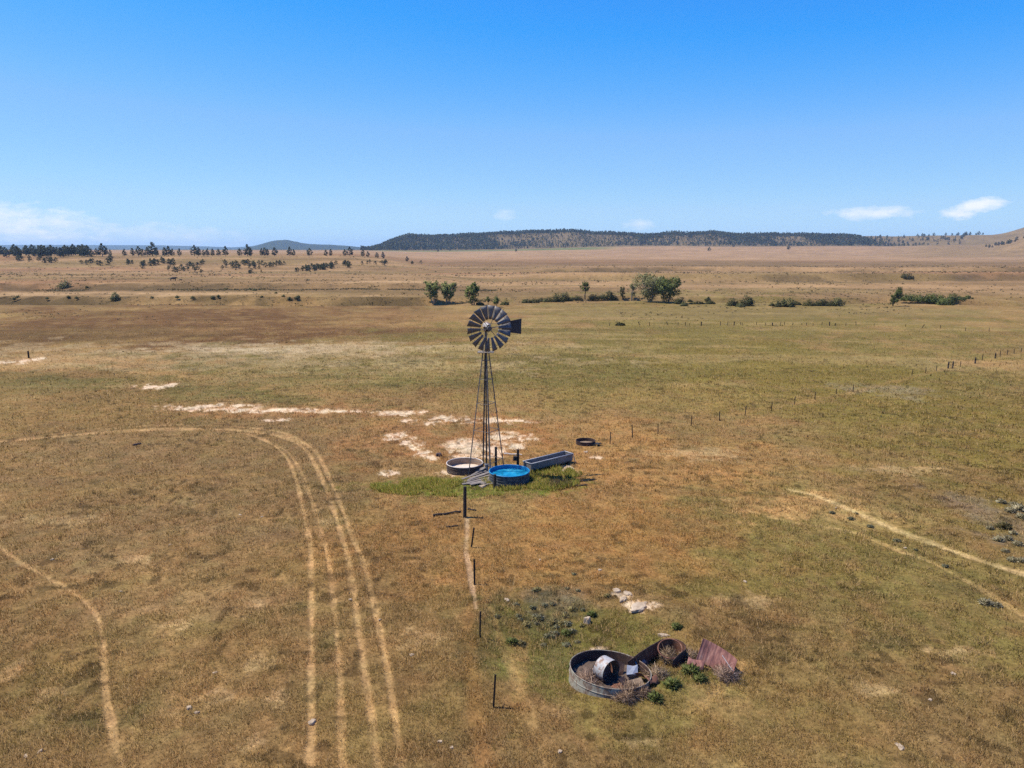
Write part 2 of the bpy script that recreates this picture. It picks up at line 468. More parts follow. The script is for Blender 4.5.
    # white crust of salt and caliche
    for (cx, cy, rx, ry) in SALT:
        m = (np.abs(x - cx) < rx * 1.8) & (np.abs(y - cy) < ry * 1.8)
        if not m.any():
            continue
        xm, ym = x[m], y[m]
        q = np.sqrt(((xm - cx) / rx) ** 2 + ((ym - cy) / ry) ** 2)
        sc = max(0.5, min(rx, ry) * 0.6)
        nn = fbm(xm / sc, ym / (sc * 1.3), 500 + int(abs(cx)), 4)
        fine = fbm(xm / (sc * 0.28), ym / (sc * 0.4), 520 + int(abs(cy)), 3)
        mixn = 0.62 * nn + 0.38 * fine + 0.20 * (0.8 - q)
        h_ = smooth(0.40, 0.56, mixn) * smooth(1.6, 0.9, q) * 0.6
        c[m] = c[m] * (1 - h_[:, None]) + alb(190, 150, 108) * h_[:, None]
        w = smooth(0.48, 0.63, mixn) * smooth(1.5, 0.9, q) * 0.78
        c[m] = c[m] * (1 - w[:, None]) + alb(228, 203, 172) * w[:, None]
        bare[m] = np.maximum(bare[m], w)
    for (pts, hw, col, s) in TRACKS:
        lo, hi = pts.min(0) - 3 * hw - 1, pts.max(0) + 3 * hw + 1
        m = (x > lo[0]) & (x < hi[0]) & (y > lo[1]) & (y < hi[1])
        if not m.any():
            continue
        xm, ym = x[m], y[m]
        best = np.full(xm.shape, 1e9)
        wob = (fbm(xm / 1.6, ym / 1.6, 601, 3) - 0.5) * hw * 1.6
        # smooth the line into short pieces first
        t = np.linspace(0, len(pts) - 1, (len(pts) - 1) * 8 + 1)
        k = np.clip(t.astype(int), 0, len(pts) - 2)
        f = (t - k)[:, None]
        p0, p1, p2, p3 = pts[np.maximum(k - 1, 0)], pts[k], pts[k + 1], pts[np.minimum(k + 2, len(pts) - 1)]
        fine = 0.5 * ((2 * p1) + (-p0 + p2) * f + (2 * p0 - 5 * p1 + 4 * p2 - p3) * f ** 2 + (-p0 + 3 * p1 - 3 * p2 + p3) * f ** 3)
        for i in range(len(fine) - 1):
            A, B = fine[i], fine[i + 1]
            AB = B - A
            ll = max(AB @ AB, 1e-9)
            tt = np.clip(((xm - A[0]) * AB[0] + (ym - A[1]) * AB[1]) / ll, 0, 1)
            best = np.minimum(best, np.hypot(xm - A[0] - tt * AB[0], ym - A[1] - tt * AB[1]))
        w = smooth(hw * 1.6, hw * 0.35, best + wob) * s * 0.85
        w = w * (0.55 + 0.45 * smooth(0.3, 0.55, fbm(xm / 0.9, ym / 0.9, 611, 3)))
        c[m] = c[m] * (1 - w[:, None]) + col * w[:, None]
        bare[m] = np.maximum(bare[m], w)
    c = c * (0.80 + 0.22 * n1 + 0.18 * n3)[:, None]
    hv = fbm(x / 0.7, y / 0.7, 901, 3) - 0.5
    hw_ = fbm(x / 1.9, y / 1.9, 911, 3) - 0.5
    near = smooth(140, 60, d)
    c = c * np.stack([1 + 0.16 * hv * near + 0.05 * hw_, 1 - 0.04 * hv * near + 0.015, 1 - 0.10 * hw_ - 0.02], -1)
    spot = smooth(0.70, 0.78, vnoise(x / 0.42, y / 0.42, 921)) * smooth(0.5, 0.6, vnoise(x / 2.7, y / 2.7, 923)) * near
    c = c * (1 - 0.45 * spot)[:, None]
    c = c * np.array((1.0, 0.985, 0.94)) * (1 - 0.04 * smooth(70, 40, d))[:, None]
    return c, bare


# ------------------------------------------------------------------ materials
def new_mat(name):
    m = bpy.data.materials.new(name)
    m.use_nodes = True
    nt = m.node_tree
    nt.nodes.clear()
    out = nt.nodes.new("ShaderNodeOutputMaterial")
    b = nt.nodes.new("ShaderNodeBsdfPrincipled")
    nt.links.new(b.outputs[0], out.inputs[0])
    return m, nt, b, out


def noise_node(nt, scale, detail=4, rough=0.6, vec=None, dims=None):
    n = nt.nodes.new("ShaderNodeTexNoise")
    n.inputs["Scale"].default_value = scale
    n.inputs["Detail"].default_value = detail
    n.inputs["Roughness"].default_value = rough
    if vec is not None:
        nt.links.new(vec, n.inputs["Vector"])
    return n


def ramp(nt, src, stops):
    r = nt.nodes.new("ShaderNodeValToRGB")
    el = r.color_ramp.elements
    el[0].position, el[0].color = stops[0][0], (*stops[0][1], 1)
    el[1].position, el[1].color = stops[-1][0], (*stops[-1][1], 1)
    for p, c in stops[1:-1]:
        e = el.new(p)
        e.color = (*c, 1)
    nt.links.new(src, r.inputs[0])
    return r


def mat_mottled(name, stops, scale=6, rough=0.7, metal=0.0, detail=6, bump=0.15, bump_scale=20, stretch=(1, 1, 1), spec=0.4):
    m, nt, b, out = new_mat(name)
    tc = nt.nodes.new("ShaderNodeTexCoord")
    mp = nt.nodes.new("ShaderNodeMapping")
    mp.inputs["Scale"].default_value = stretch
    nt.links.new(tc.outputs["Object"], mp.inputs[0])
    n = noise_node(nt, scale, detail, 0.65, mp.outputs[0])
    r = ramp(nt, n.outputs[0], stops)
    nt.links.new(r.outputs[0], b.inputs["Base Color"])
    b.inputs["Roughness"].default_value = rough
    b.inputs["Metallic"].default_value = metal
    b.inputs["Specular IOR Level"].default_value = spec
    if bump:
        n2 = noise_node(nt, bump_scale, 5, 0.6, mp.outputs[0])
        bp = nt.nodes.new("ShaderNodeBump")
        bp.inputs["Strength"].default_value = bump
        bp.inputs["Distance"].default_value = 0.02
        nt.links.new(n2.outputs[0], bp.inputs["Height"])
        nt.links.new(bp.outputs[0], b.inputs["Normal"])
    return m


def mat_attr(name, rough=0.9, translucent=0.0, var=0.0):
    """colour from the mesh's own 'Col' attribute"""
    m, nt, b, out = new_mat(name)
    at_ = nt.nodes.new("ShaderNodeAttribute")
    at_.attribute_name = "Col"
    nt.links.new(at_.outputs["Color"], b.inputs["Base Color"])
    b.inputs["Roughness"].default_value = rough
    b.inputs["Specular IOR Level"].default_value = 0.15
    if translucent:
        tr = nt.nodes.new("ShaderNodeBsdfTranslucent")
        nt.links.new(at_.outputs["Color"], tr.inputs[0])
        mx = nt.nodes.new("ShaderNodeMixShader")
        mx.inputs[0].default_value = translucent
        nt.links.new(b.outputs[0], mx.inputs[1])
        nt.links.new(tr.outputs[0], mx.inputs[2])
        nt.links.new(mx.outputs[0], out.inputs[0])
    return m


def mat_ground():
    m, nt, b, out = new_mat("prairie_soil_and_grass")
    L = nt.links
    at_ = nt.nodes.new("ShaderNodeAttribute")
    at_.attribute_name = "Col"
    tc = nt.nodes.new("ShaderNodeTexCoord")
    prev = at_.outputs["Color"]
    for sc, lo, hi in ((7.0, 0.55, 1.5), (2.2, 0.68, 1.35), (0.45, 0.82, 1.2), (0.11, 0.86, 1.14)):
        n = noise_node(nt, sc, 5, 0.7, tc.outputs["Object"])
        mr = nt.nodes.new("ShaderNodeMapRange")
        mr.inputs[1].default_value, mr.inputs[2].default_value = 0.28, 0.72
        mr.inputs[3].default_value, mr.inputs[4].default_value = lo, hi
        L.new(n.outputs[0], mr.inputs[0])
        mx = nt.nodes.new("ShaderNodeMix")
        mx.data_type = 'RGBA'
        mx.blend_type = 'MULTIPLY'
        mx.inputs["Factor"].default_value = 1.0
        L.new(prev, mx.inputs["A"])
        L.new(mr.outputs[0], mx.inputs["B"])
        prev = mx.outputs["Result"]
    L.new(prev, b.inputs["Base Color"])
    b.inputs["Roughness"].default_value = 1.0
    b.inputs["Specular IOR Level"].default_value = 0.05
    n = noise_node(nt, 5.0, 6, 0.75, tc.outputs["Object"])
    bp = nt.nodes.new("ShaderNodeBump")
    bp.inputs["Strength"].default_value = 0.55
    bp.inputs["Distance"].default_value = 0.12
    L.new(n.outputs[0], bp.inputs["Height"])
    L.new(bp.outputs[0], b.inputs["Normal"])
    return m


M_GROUND = mat_ground()
M_GRASS = mat_attr("dry_grass_blades", 0.8, 0.35)
M_LEAF = mat_attr("leaves", 0.7, 0.22)
M_NEEDLE = mat_attr("needles", 0.85, 0.05)
M_TWIG = mat_attr("dry_twigs", 0.9, 0.1)
M_BARK = mat_mottled("bark", [(0.3, (0.045, 0.033, 0.024)), (0.7, (0.13, 0.105, 0.08))], 9, 0.95, stretch=(1, 1, 0.25))
M_PALE_BARK = mat_mottled("pale_bark", [(0.3, (0.16, 0.14, 0.11)), (0.7, (0.34, 0.30, 0.25))], 9, 0.95, stretch=(1, 1, 0.25))
M_WOOD = mat_mottled("weathered_wood", [(0.3, (0.09, 0.072, 0.06)), (0.55, (0.19, 0.16, 0.135)), (0.75, (0.32, 0.28, 0.24))], 7, 0.9, stretch=(0.25, 3, 3))
M_DARKWOOD = mat_mottled("dark_weathered_wood", [(0.3, (0.015, 0.011, 0.009)), (0.7, (0.05, 0.036, 0.027))], 8, 0.95, stretch=(3, 3, 0.3))
M_STEEL = mat_mottled("weathered_galvanised_steel", [(0.3, (0.11, 0.11, 0.115)), (0.5, (0.22, 0.22, 0.225)), (0.62, (0.16, 0.11, 0.08)), (0.8, (0.3, 0.3, 0.31))], 5, 0.55, 0.25, spec=0.5)
M_TOWER = mat_mottled("grey_tower_steel", [(0.3, (0.06, 0.055, 0.052)), (0.6, (0.13, 0.115, 0.10)), (0.8, (0.16, 0.13, 0.10))], 5, 0.6, 0.2)
M_BLADE = mat_mottled("dull_galvanised_blade", [(0.3, (0.06, 0.052, 0.046)), (0.55, (0.125, 0.115, 0.105)), (0.75, (0.10, 0.075, 0.06))], 3.5, 0.55, 0.1, bump=0.05, spec=0.5)
M_VANE = mat_mottled("dark_vane_steel", [(0.3, (0.028, 0.026, 0.026)), (0.7, (0.065, 0.058, 0.055))], 3, 0.7, 0.1, bump=0.05)
M_BRIGHT = mat_mottled("bright_galvanised_sheet", [(0.3, (0.22, 0.205, 0.19)), (0.48, (0.38, 0.365, 0.345)), (0.58, (0.22, 0.13, 0.085)), (0.75, (0.13, 0.07, 0.045))], 5, 0.6, 0.1, bump=0.06)
M_TROUGH = mat_mottled("trough_steel", [(0.3, (0.11, 0.098, 0.09)), (0.6, (0.20, 0.18, 0.165)), (0.8, (0.28, 0.245, 0.215))], 4, 0.7, 0.05)
M_TROUGHRIM = mat_mottled("trough_rim_steel", [(0.3, (0.30, 0.29, 0.28)), (0.7, (0.48, 0.47, 0.45))], 6, 0.6, 0.05)
M_BLUE = mat_mottled("blue_paint", [(0.3, (0.003, 0.115, 0.27)), (0.6, (0.005, 0.19, 0.38)), (0.8, (0.02, 0.28, 0.46))], 4, 0.5, 0.0, bump=0.05)
M_BLUEOUT = mat_mottled("faded_blue_grey_paint", [(0.3, (0.014, 0.018, 0.024)), (0.48, (0.04, 0.046, 0.056)), (0.58, (0.11, 0.105, 0.095)), (0.7, (0.24, 0.20, 0.14))], 4, 0.75, 0.0)
M_WATER, _nt, _b, _o = new_mat("tank_water")
_n0 = noise_node(_nt, 1.7, 4)
_tc = _nt.nodes.new("ShaderNodeTexCoord")
_nt.links.new(_tc.outputs["Object"], _n0.inputs["Vector"])
_nt.links.new(ramp(_nt, _n0.outputs[0], [(0.32, (0.004, 0.085, 0.16)), (0.5, (0.008, 0.20, 0.33)), (0.68, (0.05, 0.31, 0.40))]).outputs[0], _b.inputs["Base Color"])
_b.inputs["Roughness"].default_value = 0.06
_b.inputs["IOR"].default_value = 1.33
_n = noise_node(_nt, 5, 3)
_bp = _nt.nodes.new("ShaderNodeBump")
_bp.inputs["Strength"].default_value = 0.06
_nt.links.new(_n.outputs[0], _bp.inputs["Height"])
_nt.links.new(_bp.outputs[0], _b.inputs["Normal"])
M_RUST = mat_mottled("rusted_steel", [(0.28, (0.045, 0.020, 0.013)), (0.5, (0.13, 0.055, 0.032)), (0.66, (0.22, 0.10, 0.055)), (0.8, (0.30, 0.19, 0.13))], 5, 0.9, 0.0, bump=0.25)
M_DARKRUST = mat_mottled("dark_rusted_steel", [(0.3, (0.022, 0.014, 0.012)), (0.55, (0.06, 0.032, 0.024)), (0.8, (0.13, 0.075, 0.05))], 5, 0.9, 0.0, bump=0.25)
M_REDRUST = mat_mottled("red_brown_rusted_sheet", [(0.3, (0.075, 0.032, 0.026)), (0.46, (0.17, 0.07, 0.055)), (0.6, (0.26, 0.125, 0.09)), (0.75, (0.38, 0.25, 0.18))], 7, 0.9, 0.0, stretch=(1.4, 1, 0.35), bump=0.2)
M_GALVOLD = mat_mottled("old_galvanised_tank_wall", [(0.28, (0.15, 0.125, 0.095)), (0.46, (0.29, 0.265, 0.20)), (0.54, (0.14, 0.085, 0.055)), (0.75, (0.40, 0.37, 0.29))], 4.5, 0.85, 0.0, stretch=(1, 1, 0.6))
M_TANWALL = mat_mottled("tan_stained_tank_wall", [(0.3, (0.20, 0.13, 0.08)), (0.6, (0.32, 0.22, 0.145)), (0.8, (0.40, 0.30, 0.21))], 3, 0.9, 0.0, stretch=(1, 1, 2))
M_BROWNWALL = mat_mottled("brown_stained_tank_wall", [(0.3, (0.04, 0.024, 0.018)), (0.6, (0.085, 0.055, 0.043)), (0.8, (0.15, 0.11, 0.085))], 3, 0.85, 0.0)
M_PALERIM = mat_mottled("pale_tank_rim", [(0.3, (0.42, 0.36, 0.30)), (0.7, (0.62, 0.55, 0.47))], 5, 0.8, 0.0)
M_MUD = mat_mottled("dried_pale_mud", [(0.3, (0.38, 0.29, 0.20)), (0.6, (0.60, 0.50, 0.39)), (0.8, (0.70, 0.62, 0.52))], 2.2, 0.95, 0.0, bump=0.4)
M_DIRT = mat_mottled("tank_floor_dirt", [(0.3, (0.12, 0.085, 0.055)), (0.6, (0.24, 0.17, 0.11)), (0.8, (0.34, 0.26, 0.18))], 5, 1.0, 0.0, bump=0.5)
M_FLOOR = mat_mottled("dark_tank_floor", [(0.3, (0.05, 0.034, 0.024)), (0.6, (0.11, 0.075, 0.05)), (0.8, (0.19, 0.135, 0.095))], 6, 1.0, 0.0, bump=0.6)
M_ROCK = mat_mottled("pale_sandstone", [(0.3, (0.24, 0.17, 0.10)), (0.55, (0.40, 0.305, 0.20)), (0.8, (0.52, 0.42, 0.30))], 4, 0.95, 0.0, bump=0.6, bump_scale=8)
M_POST = mat_mottled("dark_steel_post", [(0.3, (0.020, 0.015, 0.012)), (0.7, (0.06, 0.040, 0.028))], 6, 0.75, 0.1)
M_COW = mat_mottled("black_hide", [(0.3, (0.012, 0.010, 0.009)), (0.7, (0.03, 0.024, 0.02))], 2, 0.7)
M_RUBBER = mat_mottled("old_black_rubber", [(0.3, (0.012, 0.012, 0.012)), (0.7, (0.04, 0.038, 0.035))], 5, 0.85)


# ------------------------------------------------------------------ mesh helpers
class MB:
    def __init__(self):
        self.v, self.f = [], []

    def add(self, verts, faces):
        k = len(self.v)
        self.v += [tuple(p) for p in verts]
        self.f += [tuple(i + k for i in f) for f in faces]
        return self

    def box(self, c, size, rot=None):
        sx, sy, sz = (s / 2 for s in size)
        vs = [Vector((x, y, z)) for z in (-sz, sz) for (x, y) in ((-sx, -sy), (sx, -sy), (sx, sy), (-sx, sy))]
        if rot is not None:
            vs = [rot @ v for v in vs]
        vs = [v + Vector(c) for v in vs]
        return self.add(vs, [(3, 2, 1, 0), (4, 5, 6, 7), (0, 1, 5, 4), (1, 2, 6, 5), (2, 3, 7, 6), (3, 0, 4, 7)])

    def tube(self, p0, p1, r0, r1=None, n=6, caps=True):
        p0, p1 = Vector(p0), Vector(p1)
        r1 = r0 if r1 is None else r1
        z = (p1 - p0).normalized()
        x = z.orthogonal().normalized()
        y = z.cross(x)
        vs = []
        for p, r in ((p0, r0), (p1, r1)):
            vs += [p + (x * math.cos(2 * math.pi * i / n) + y * math.sin(2 * math.pi * i / n)) * r for i in range(n)]
        fs = [(i, (i + 1) % n, n + (i + 1) % n, n + i) for i in range(n)]
        if caps:
            fs += [tuple(range(n))[::-1], tuple(range(n, 2 * n))]
        return self.add(vs, fs)

    def path(self, pts, rad, n=6):
        for i in range(len(pts) - 1):
            self.tube(pts[i], pts[i + 1], rad[i], rad[i + 1], n)
        return self

    def angle(self, p0, p1, w, t, out):
        """angle iron between two points, its corner towards out"""
        p0, p1, out = Vector(p0), Vector(p1), Vector(out).normalized()
        z = (p1 - p0).normalized()
        o = (out - z * out.dot(z)).normalized()
        s = z.cross(o)
        d1, d2 = (-o + s).normalized(), (-o - s).normalized()
        prof = [Vector((0, 0, 0)), d1 * w, d1 * w + d2 * t, d1 * t + d2 * t, d2 * w + d1 * t, d2 * w]
        vs = [p + q for p in (p0, p1) for q in prof]
        fs = [(i, (i + 1) % 6, 6 + (i + 1) % 6, 6 + i) for i in range(6)] + [(0, 1, 2, 3), (0, 3, 4, 5), (9, 8, 7, 6), (11, 10, 9, 6)]
        return self.add(vs, fs)

    def lathe_wall(self, outline, z0, z1, thick, wob=None):
        """closed wall standing on an outline of (x, y) points"""
        n = len(outline)
        vs = []
        for (r, z) in ((0, z0), (0, z1), (thick, z1), (thick, z0)):
            for i, (x, y) in enumerate(outline):
                l = math.hypot(x, y) or 1
                k = (l - r) / l
                vs.append((x * k, y * k, z + (wob[i] if wob and z == z1 else 0)))
        fs = []
        for j in range(4):
            for i in range(n):
                a, b2 = j * n + i, j * n + (i + 1) % n
                c2, d2 = ((j + 1) % 4) * n + (i + 1) % n, ((j + 1) % 4) * n + i
                fs.append((a, b2, c2, d2))
        return self.add(vs, fs)

    def torus(self, c, R, r, n=48, m=6, mat=None):
        vs, fs = [], []
        for i in range(n):
            a = 2 * math.pi * i / n
            for j in range(m):
                b2 = 2 * math.pi * j / m
                p = Vector(((R + r * math.cos(b2)) * math.cos(a), (R + r * math.cos(b2)) * math.sin(a), r * math.sin(b2)))
                if mat is not None:
                    p = mat @ p
                vs.append(p + Vector(c))
        for i in range(n):
            for j in range(m):
                fs.append((i * m + j, ((i + 1) % n) * m + j, ((i + 1) % n) * m + (j + 1) % m, i * m + (j + 1) % m))
        return self.add(vs, fs)

    def disc(self, c, R, n=48, bumps=0.0):
        rings = 5
        vs = [(c[0], c[1], c[2] + random.uniform(0, bumps))]
        for k in range(1, rings + 1):
            for i in range(n):
                a = 2 * math.pi * i / n
                vs.append((c[0] + R * k / rings * math.cos(a), c[1] + R * k / rings * math.sin(a), c[2] + random.uniform(-bumps, bumps)))
        fs = [(0, 1 + i, 1 + (i + 1) % n) for i in range(n)]
        for k in range(1, rings):
            for i in range(n):
                a, b2 = 1 + (k - 1) * n + i, 1 + (k - 1) * n + (i + 1) % n
                fs.append((a, a + n, b2 + n, b2))
        return self.add(vs, fs)

    def build(self, name, mat, parent=None, smooth_=False, bevel=0.0):
        me = bpy.data.meshes.new(name)
        me.from_pydata(self.v, [], self.f)
        me.materials.append(mat)
        if smooth_:
            for p in me.polygons:
                p.use_smooth = True
        o = bpy.data.objects.new(name, me)
        COL.objects.link(o)
        if parent is not None:
            o.parent = parent
        if bevel:
            b = o.modifiers.new("bevel", 'BEVEL')
            b.width = bevel
            b.segments = 2
            b.limit_method = 'ANGLE'
        return o


def fast_mesh(name, verts, faces, mat, colours=None, smooth_=False, normals=None):
    """verts (n,3), faces (m,k) arrays"""
    me = bpy.data.meshes.new(name)
    verts = np.asarray(verts, np.float32)
    faces = np.asarray(faces, np.int32)
    m, k = faces.shape
    if normals is not None:                     # turn every leaf so that its front faces its own light side
        a, b, c = verts[faces[:, 0]], verts[faces[:, 1]], verts[faces[:, 2]]
        gn = np.cross(b - a, c - a)
        flip = (gn * np.asarray(normals)[faces[:, 0]]).sum(1) < 0
        faces[flip] = faces[flip][:, ::-1]
    me.vertices.add(len(verts))
    me.vertices.foreach_set("co", verts.ravel())
    me.loops.add(m * k)
    me.loops.foreach_set("vertex_index", faces.ravel())
    me.polygons.add(m)
    me.polygons.foreach_set("loop_start", np.arange(0, m * k, k, dtype=np.int32))
    try:
        me.polygons.foreach_set("loop_total", np.full(m, k, np.int32))
    except Exception:
        pass
    if smooth_:
        me.polygons.foreach_set("use_smooth", np.ones(m, bool))
    me.update(calc_edges=True)
    if normals is not None:
        try:
            na = me.attributes.new("custom_normal", 'FLOAT_VECTOR', 'POINT')
            na.data.foreach_set("vector", np.asarray(normals, np.float32).ravel())
        except Exception as e:
            print("no custom normals", e)
    if colours is not None:
        at_ = me.attributes.new("Col", 'FLOAT_COLOR', 'POINT')
        c4 = np.ones((len(verts), 4), np.float32)
        c4[:, :3] = colours
        at_.data.foreach_set("color", c4.ravel())
    me.materials.append(mat)
    return me


def link(name, me, parent=None, loc=None):
    o = bpy.data.objects.new(name, me)
    COL.objects.link(o)
    if parent is not None:
        o.parent = parent
    if loc is not None:
        o.location = loc
    return o


def tag(o, label=None, cat=None, group=None, kind=None):
    if label:
        o["label"] = label
    if cat:
        o["category"] = cat
    if group:
        o["group"] = group
    if kind:
        o["kind"] = kind
    return o


def thing(name, label, cat, loc=(0, 0, 0), rz=0.0, group=None):
    o = bpy.data.objects.new(name, None)
    COL.objects.link(o)
    o.location = loc
    o.rotation_euler = (0, 0, rz)
    o.empty_display_size = 0.3
    return tag(o, label, cat, group)


def copy_tree(o, parent=None):
    c = o.copy()
    COL.objects.link(c)
    if parent is not None:
        c.parent = parent
    for ch in list(o.children):
        copy_tree(ch, c)
    return c


# ------------------------------------------------------------------ the ground sheet
def build_ground():
    fine = np.radians(np.arange(-40, 40.001, 0.078))
    coarse1 = np.radians(np.linspace(-180, -40, 71)[:-1])
    coarse2 = np.radians(np.linspace(40, 180, 71)[1:-1])
    ang = np.concatenate([coarse1, fine, coarse2])
    dep = np.radians(np.arange(46, 2.2, -0.072))
    r1 = CAM_H / np.tan(dep)
    r2 = np.geomspace(r1[-1], 15000, 330)[1:]
    r = np.concatenate([[0.6, 2, 4, 6, 8, 10, 11.5], r1[r1 > 12.2], r2])
    A, R = np.meshgrid(ang, r)
    x, y = (R * np.sin(A)).ravel(), (R * np.cos(A)).ravel()
    z = H(x, y)
    c, bare = ground_colour(x, y)
    nr, na = len(r), len(ang)
    z = z - 0.05 * bare * (y < 60)
    i = np.arange(nr - 1)[:, None] * na
    j = np.arange(na)[None, :]
    j2 = (j + 1) % na
    faces = np.stack([i + j, i + j2, i + na + j2, i + na + j], -1).reshape(-1, 4)[:, ::-1]
    me = fast_mesh("ground", np.stack([x, y, z], -1), faces, M_GROUND, c, True)
    o = link("ground", me)
    tag(o, kind="structure")
    return o


build_ground()


# air between here and the far hills
def build_haze():
    x0, x1, y0, y1, z0, z1 = -16000, 16000, -16000, 16000, -6, 190
    mb = MB().box(((x0 + x1) / 2, (y0 + y1) / 2, (z0 + z1) / 2), (x1 - x0, y1 - y0, z1 - z0))
    m = bpy.data.materials.new("haze_air")
    m.use_nodes = True
    nt = m.node_tree
    nt.nodes.clear()
    out = nt.nodes.new("ShaderNodeOutputMaterial")
    v = nt.nodes.new("ShaderNodeVolumePrincipled")
    v.inputs["Color"].default_value = (0.50, 0.74, 1.0, 1)
    v.inputs["Density"].default_value = 0.000078
    v.inputs["Anisotropy"].default_value = 0.1
    nt.links.new(v.outputs[0], out.inputs["Volume"])
    o = mb.build("haze", m)
    tag(o, kind="stuff")
    return o


build_haze()


# ------------------------------------------------------------------ vegetation builders
def leaf_cloud(cent, rad, per, size, cols, rs, flat=1.0):
    """small random quads round each centre; returns verts, faces, colours"""
    V, C = [], []
    cent = np.asarray(cent, float)
    n = len(cent) * per
    k = np.repeat(np.arange(len(cent)), per)
    d = rs.normal(size=(n, 3))
    d /= np.linalg.norm(d, axis=1)[:, None]
    rr = np.asarray(rad)[k] * rs.uniform(0.25, 1.0, n) ** 0.5
    p = cent[k] + d * rr[:, None] * np.array((1, 1, flat))
    u = rs.normal(size=(n, 3))
    u /= np.linalg.norm(u, axis=1)[:, None]
    w = np.cross(u, rs.normal(size=(n, 3)))
    w /= np.linalg.norm(w, axis=1)[:, None]
    s = size * rs.uniform(0.6, 1.3, n)[:, None]
    quad = np.stack([p - u * s, p - w * s * 0.6, p + u * s, p + w * s * 0.6], 1).reshape(-1, 3)
    cc = np.asarray(cols)[rs.integers(0, len(cols), n)] * rs.uniform(0.75, 1.25, n)[:, None]
    cc = np.repeat(cc, 4, 0)
    f = np.arange(n * 4).reshape(-1, 4)
    mid = cent.mean(0) * np.array((1, 1, 0.7))
    nm = (p - mid) / (np.linalg.norm(p - mid, axis=1)[:, None] + 1e-6) + d * 0.6 + rs.normal(size=(n, 3)) * 0.35 + np.array((0, 0, 0.35))
    nm /= np.linalg.norm(nm, axis=1)[:, None]
    return quad, f, cc, np.repeat(nm, 4, 0)


def broad_parts(seed, h, w, cols, stems=3, dens=1.0, lean=0.0, low=0.15, bark=None, size=0.2):
    """meshes of a leafy tree: trunk with limbs, and crown"""
    rs = np.random.default_rng(seed)
    mb = MB()
    cent, rad = [], []
    for s in range(stems):
        a = 2 * math.pi * (s + rs.uniform(0, 0.7)) / stems
        sp = w * 0.30 * (0 if stems == 1 else 1)
        b0 = Vector((math.cos(a) * sp * 0.25, math.sin(a) * sp * 0.25, -0.15))
        hh = h * rs.uniform(0.72, 0.92)
        pts = [b0]
        for q in range(1, 5):
            t = q / 4
            pts.append(Vector((b0.x + math.cos(a) * sp * t + rs.uniform(-1, 1) * w * 0.04 + lean * h * t * t, b0.y + math.sin(a) * sp * t + rs.uniform(-1, 1) * w * 0.04, hh * t)))
        r0 = 0.028 * h / math.sqrt(stems) + 0.03
        mb.path(pts, [r0, r0 * 0.8, r0 * 0.6, r0 * 0.4, r0 * 0.15], 6)
        for q in range(7):
            t = rs.uniform(low + 0.12, 0.98)
            k = min(int(t * 4), 3)
            base = pts[k].lerp(pts[k + 1], t * 4 - k)
            aa = rs.uniform(0, 2 * math.pi)
            ln = w * 0.40 * rs.uniform(0.5, 1.0) * (1.0 if t < 0.75 else 0.6)
            tip = base + Vector((math.cos(aa) * ln, math.sin(aa) * ln, ln * rs.uniform(0.25, 0.9)))
            tip.z = min(tip.z, h * 0.97)
            mb.tube(base, tip, r0 * 0.35, r0 * 0.1, 5)
            for t2 in (0.5, 0.8, 1.05):
                c = base.lerp(tip, t2)
                cent.append(tuple(c))
                rad.append(w * rs.uniform(0.09, 0.17))
        cent.append(tuple(pts[-1]))
        rad.append(w * 0.15)
        for q in range(6):
            t = rs.uniform(low, 0.95)
            k = min(int(t * 4), 3)
            c = pts[k].lerp(pts[k + 1], t * 4 - k)
            cent.append((c.x + rs.normal() * w * 0.13, c.y + rs.normal() * w * 0.13, max(c.z, 0.1 * h)))
            rad.append(w * rs.uniform(0.10, 0.17))
    lv, lf, lc, ln_ = leaf_cloud(cent, rad, int(22 * dens), size, cols, rs, 1.0)
    crown = fast_mesh("crown", lv, lf, M_LEAF, lc, normals=ln_)
    return mb, crown


def mound_parts(seed, h, w, cols, dens=1.0, size=0.2, upright=0.0):
    rs = np.random.default_rng(seed)
    mb = MB()
    cent, rad = [], []
    n = int(16 + 10 * w / max(h, 0.3))
    for i in range(n):
        a, q = rs.uniform(0, 6.283), rs.uniform(0, 1) ** 0.6
        top = h * math.sqrt(max(0.05, 1 - (q * 0.92) ** 2)) * rs.uniform(0.55, 1.0)
        x, y = math.cos(a) * q * w * 0.5, math.sin(a) * q * w * 0.4
        r = min(0.24 * h, 0.2 * w) * rs.uniform(0.7, 1.3)
        cent.append((x, y, max(r * 0.4, top - r)))
        rad.append(r)
        cent.append((x, y, max(r * 0.3, (top - r) * rs.uniform(0.2, 0.6))))
        rad.append(r)
        if i % 3 == 0:
            mb.tube((x * 0.3, y * 0.3, -0.2), (x, y, top * 0.9), 0.02 * h + 0.01, 0.008 * h, 5)
    lv, lf, lc, ln_ = leaf_cloud(cent, rad, int(16 * dens), size, cols, rs, 1.0)
    lv[:, 2] = np.maximum(lv[:, 2], -0.05)
    return mb, fast_mesh("foliage", lv, lf, M_LEAF, lc, normals=ln_)


def place_mound(name, label, cat, pos, seed, h, w, cols, group=None, **kw):
    t = thing(name, label, cat, pos, 0, group)
    mb, fo = mound_parts(seed, h, w, cols, **kw)
    mb.build("stem", M_BARK, t)
    link("foliage", fo, t)
    return t


def place_broad(name, label, cat, pos, seed, h, w, cols, group=None, bark=None, **kw):
    t = thing(name, label, cat, pos, 0, group)
    mb, crown = broad_parts(seed, h, w, cols, **kw)
    mb.build("trunk" if "tree" in name else "stem", bark or M_BARK, t)
    link("crown" if "tree" in name else "foliage", crown, t)
    return t


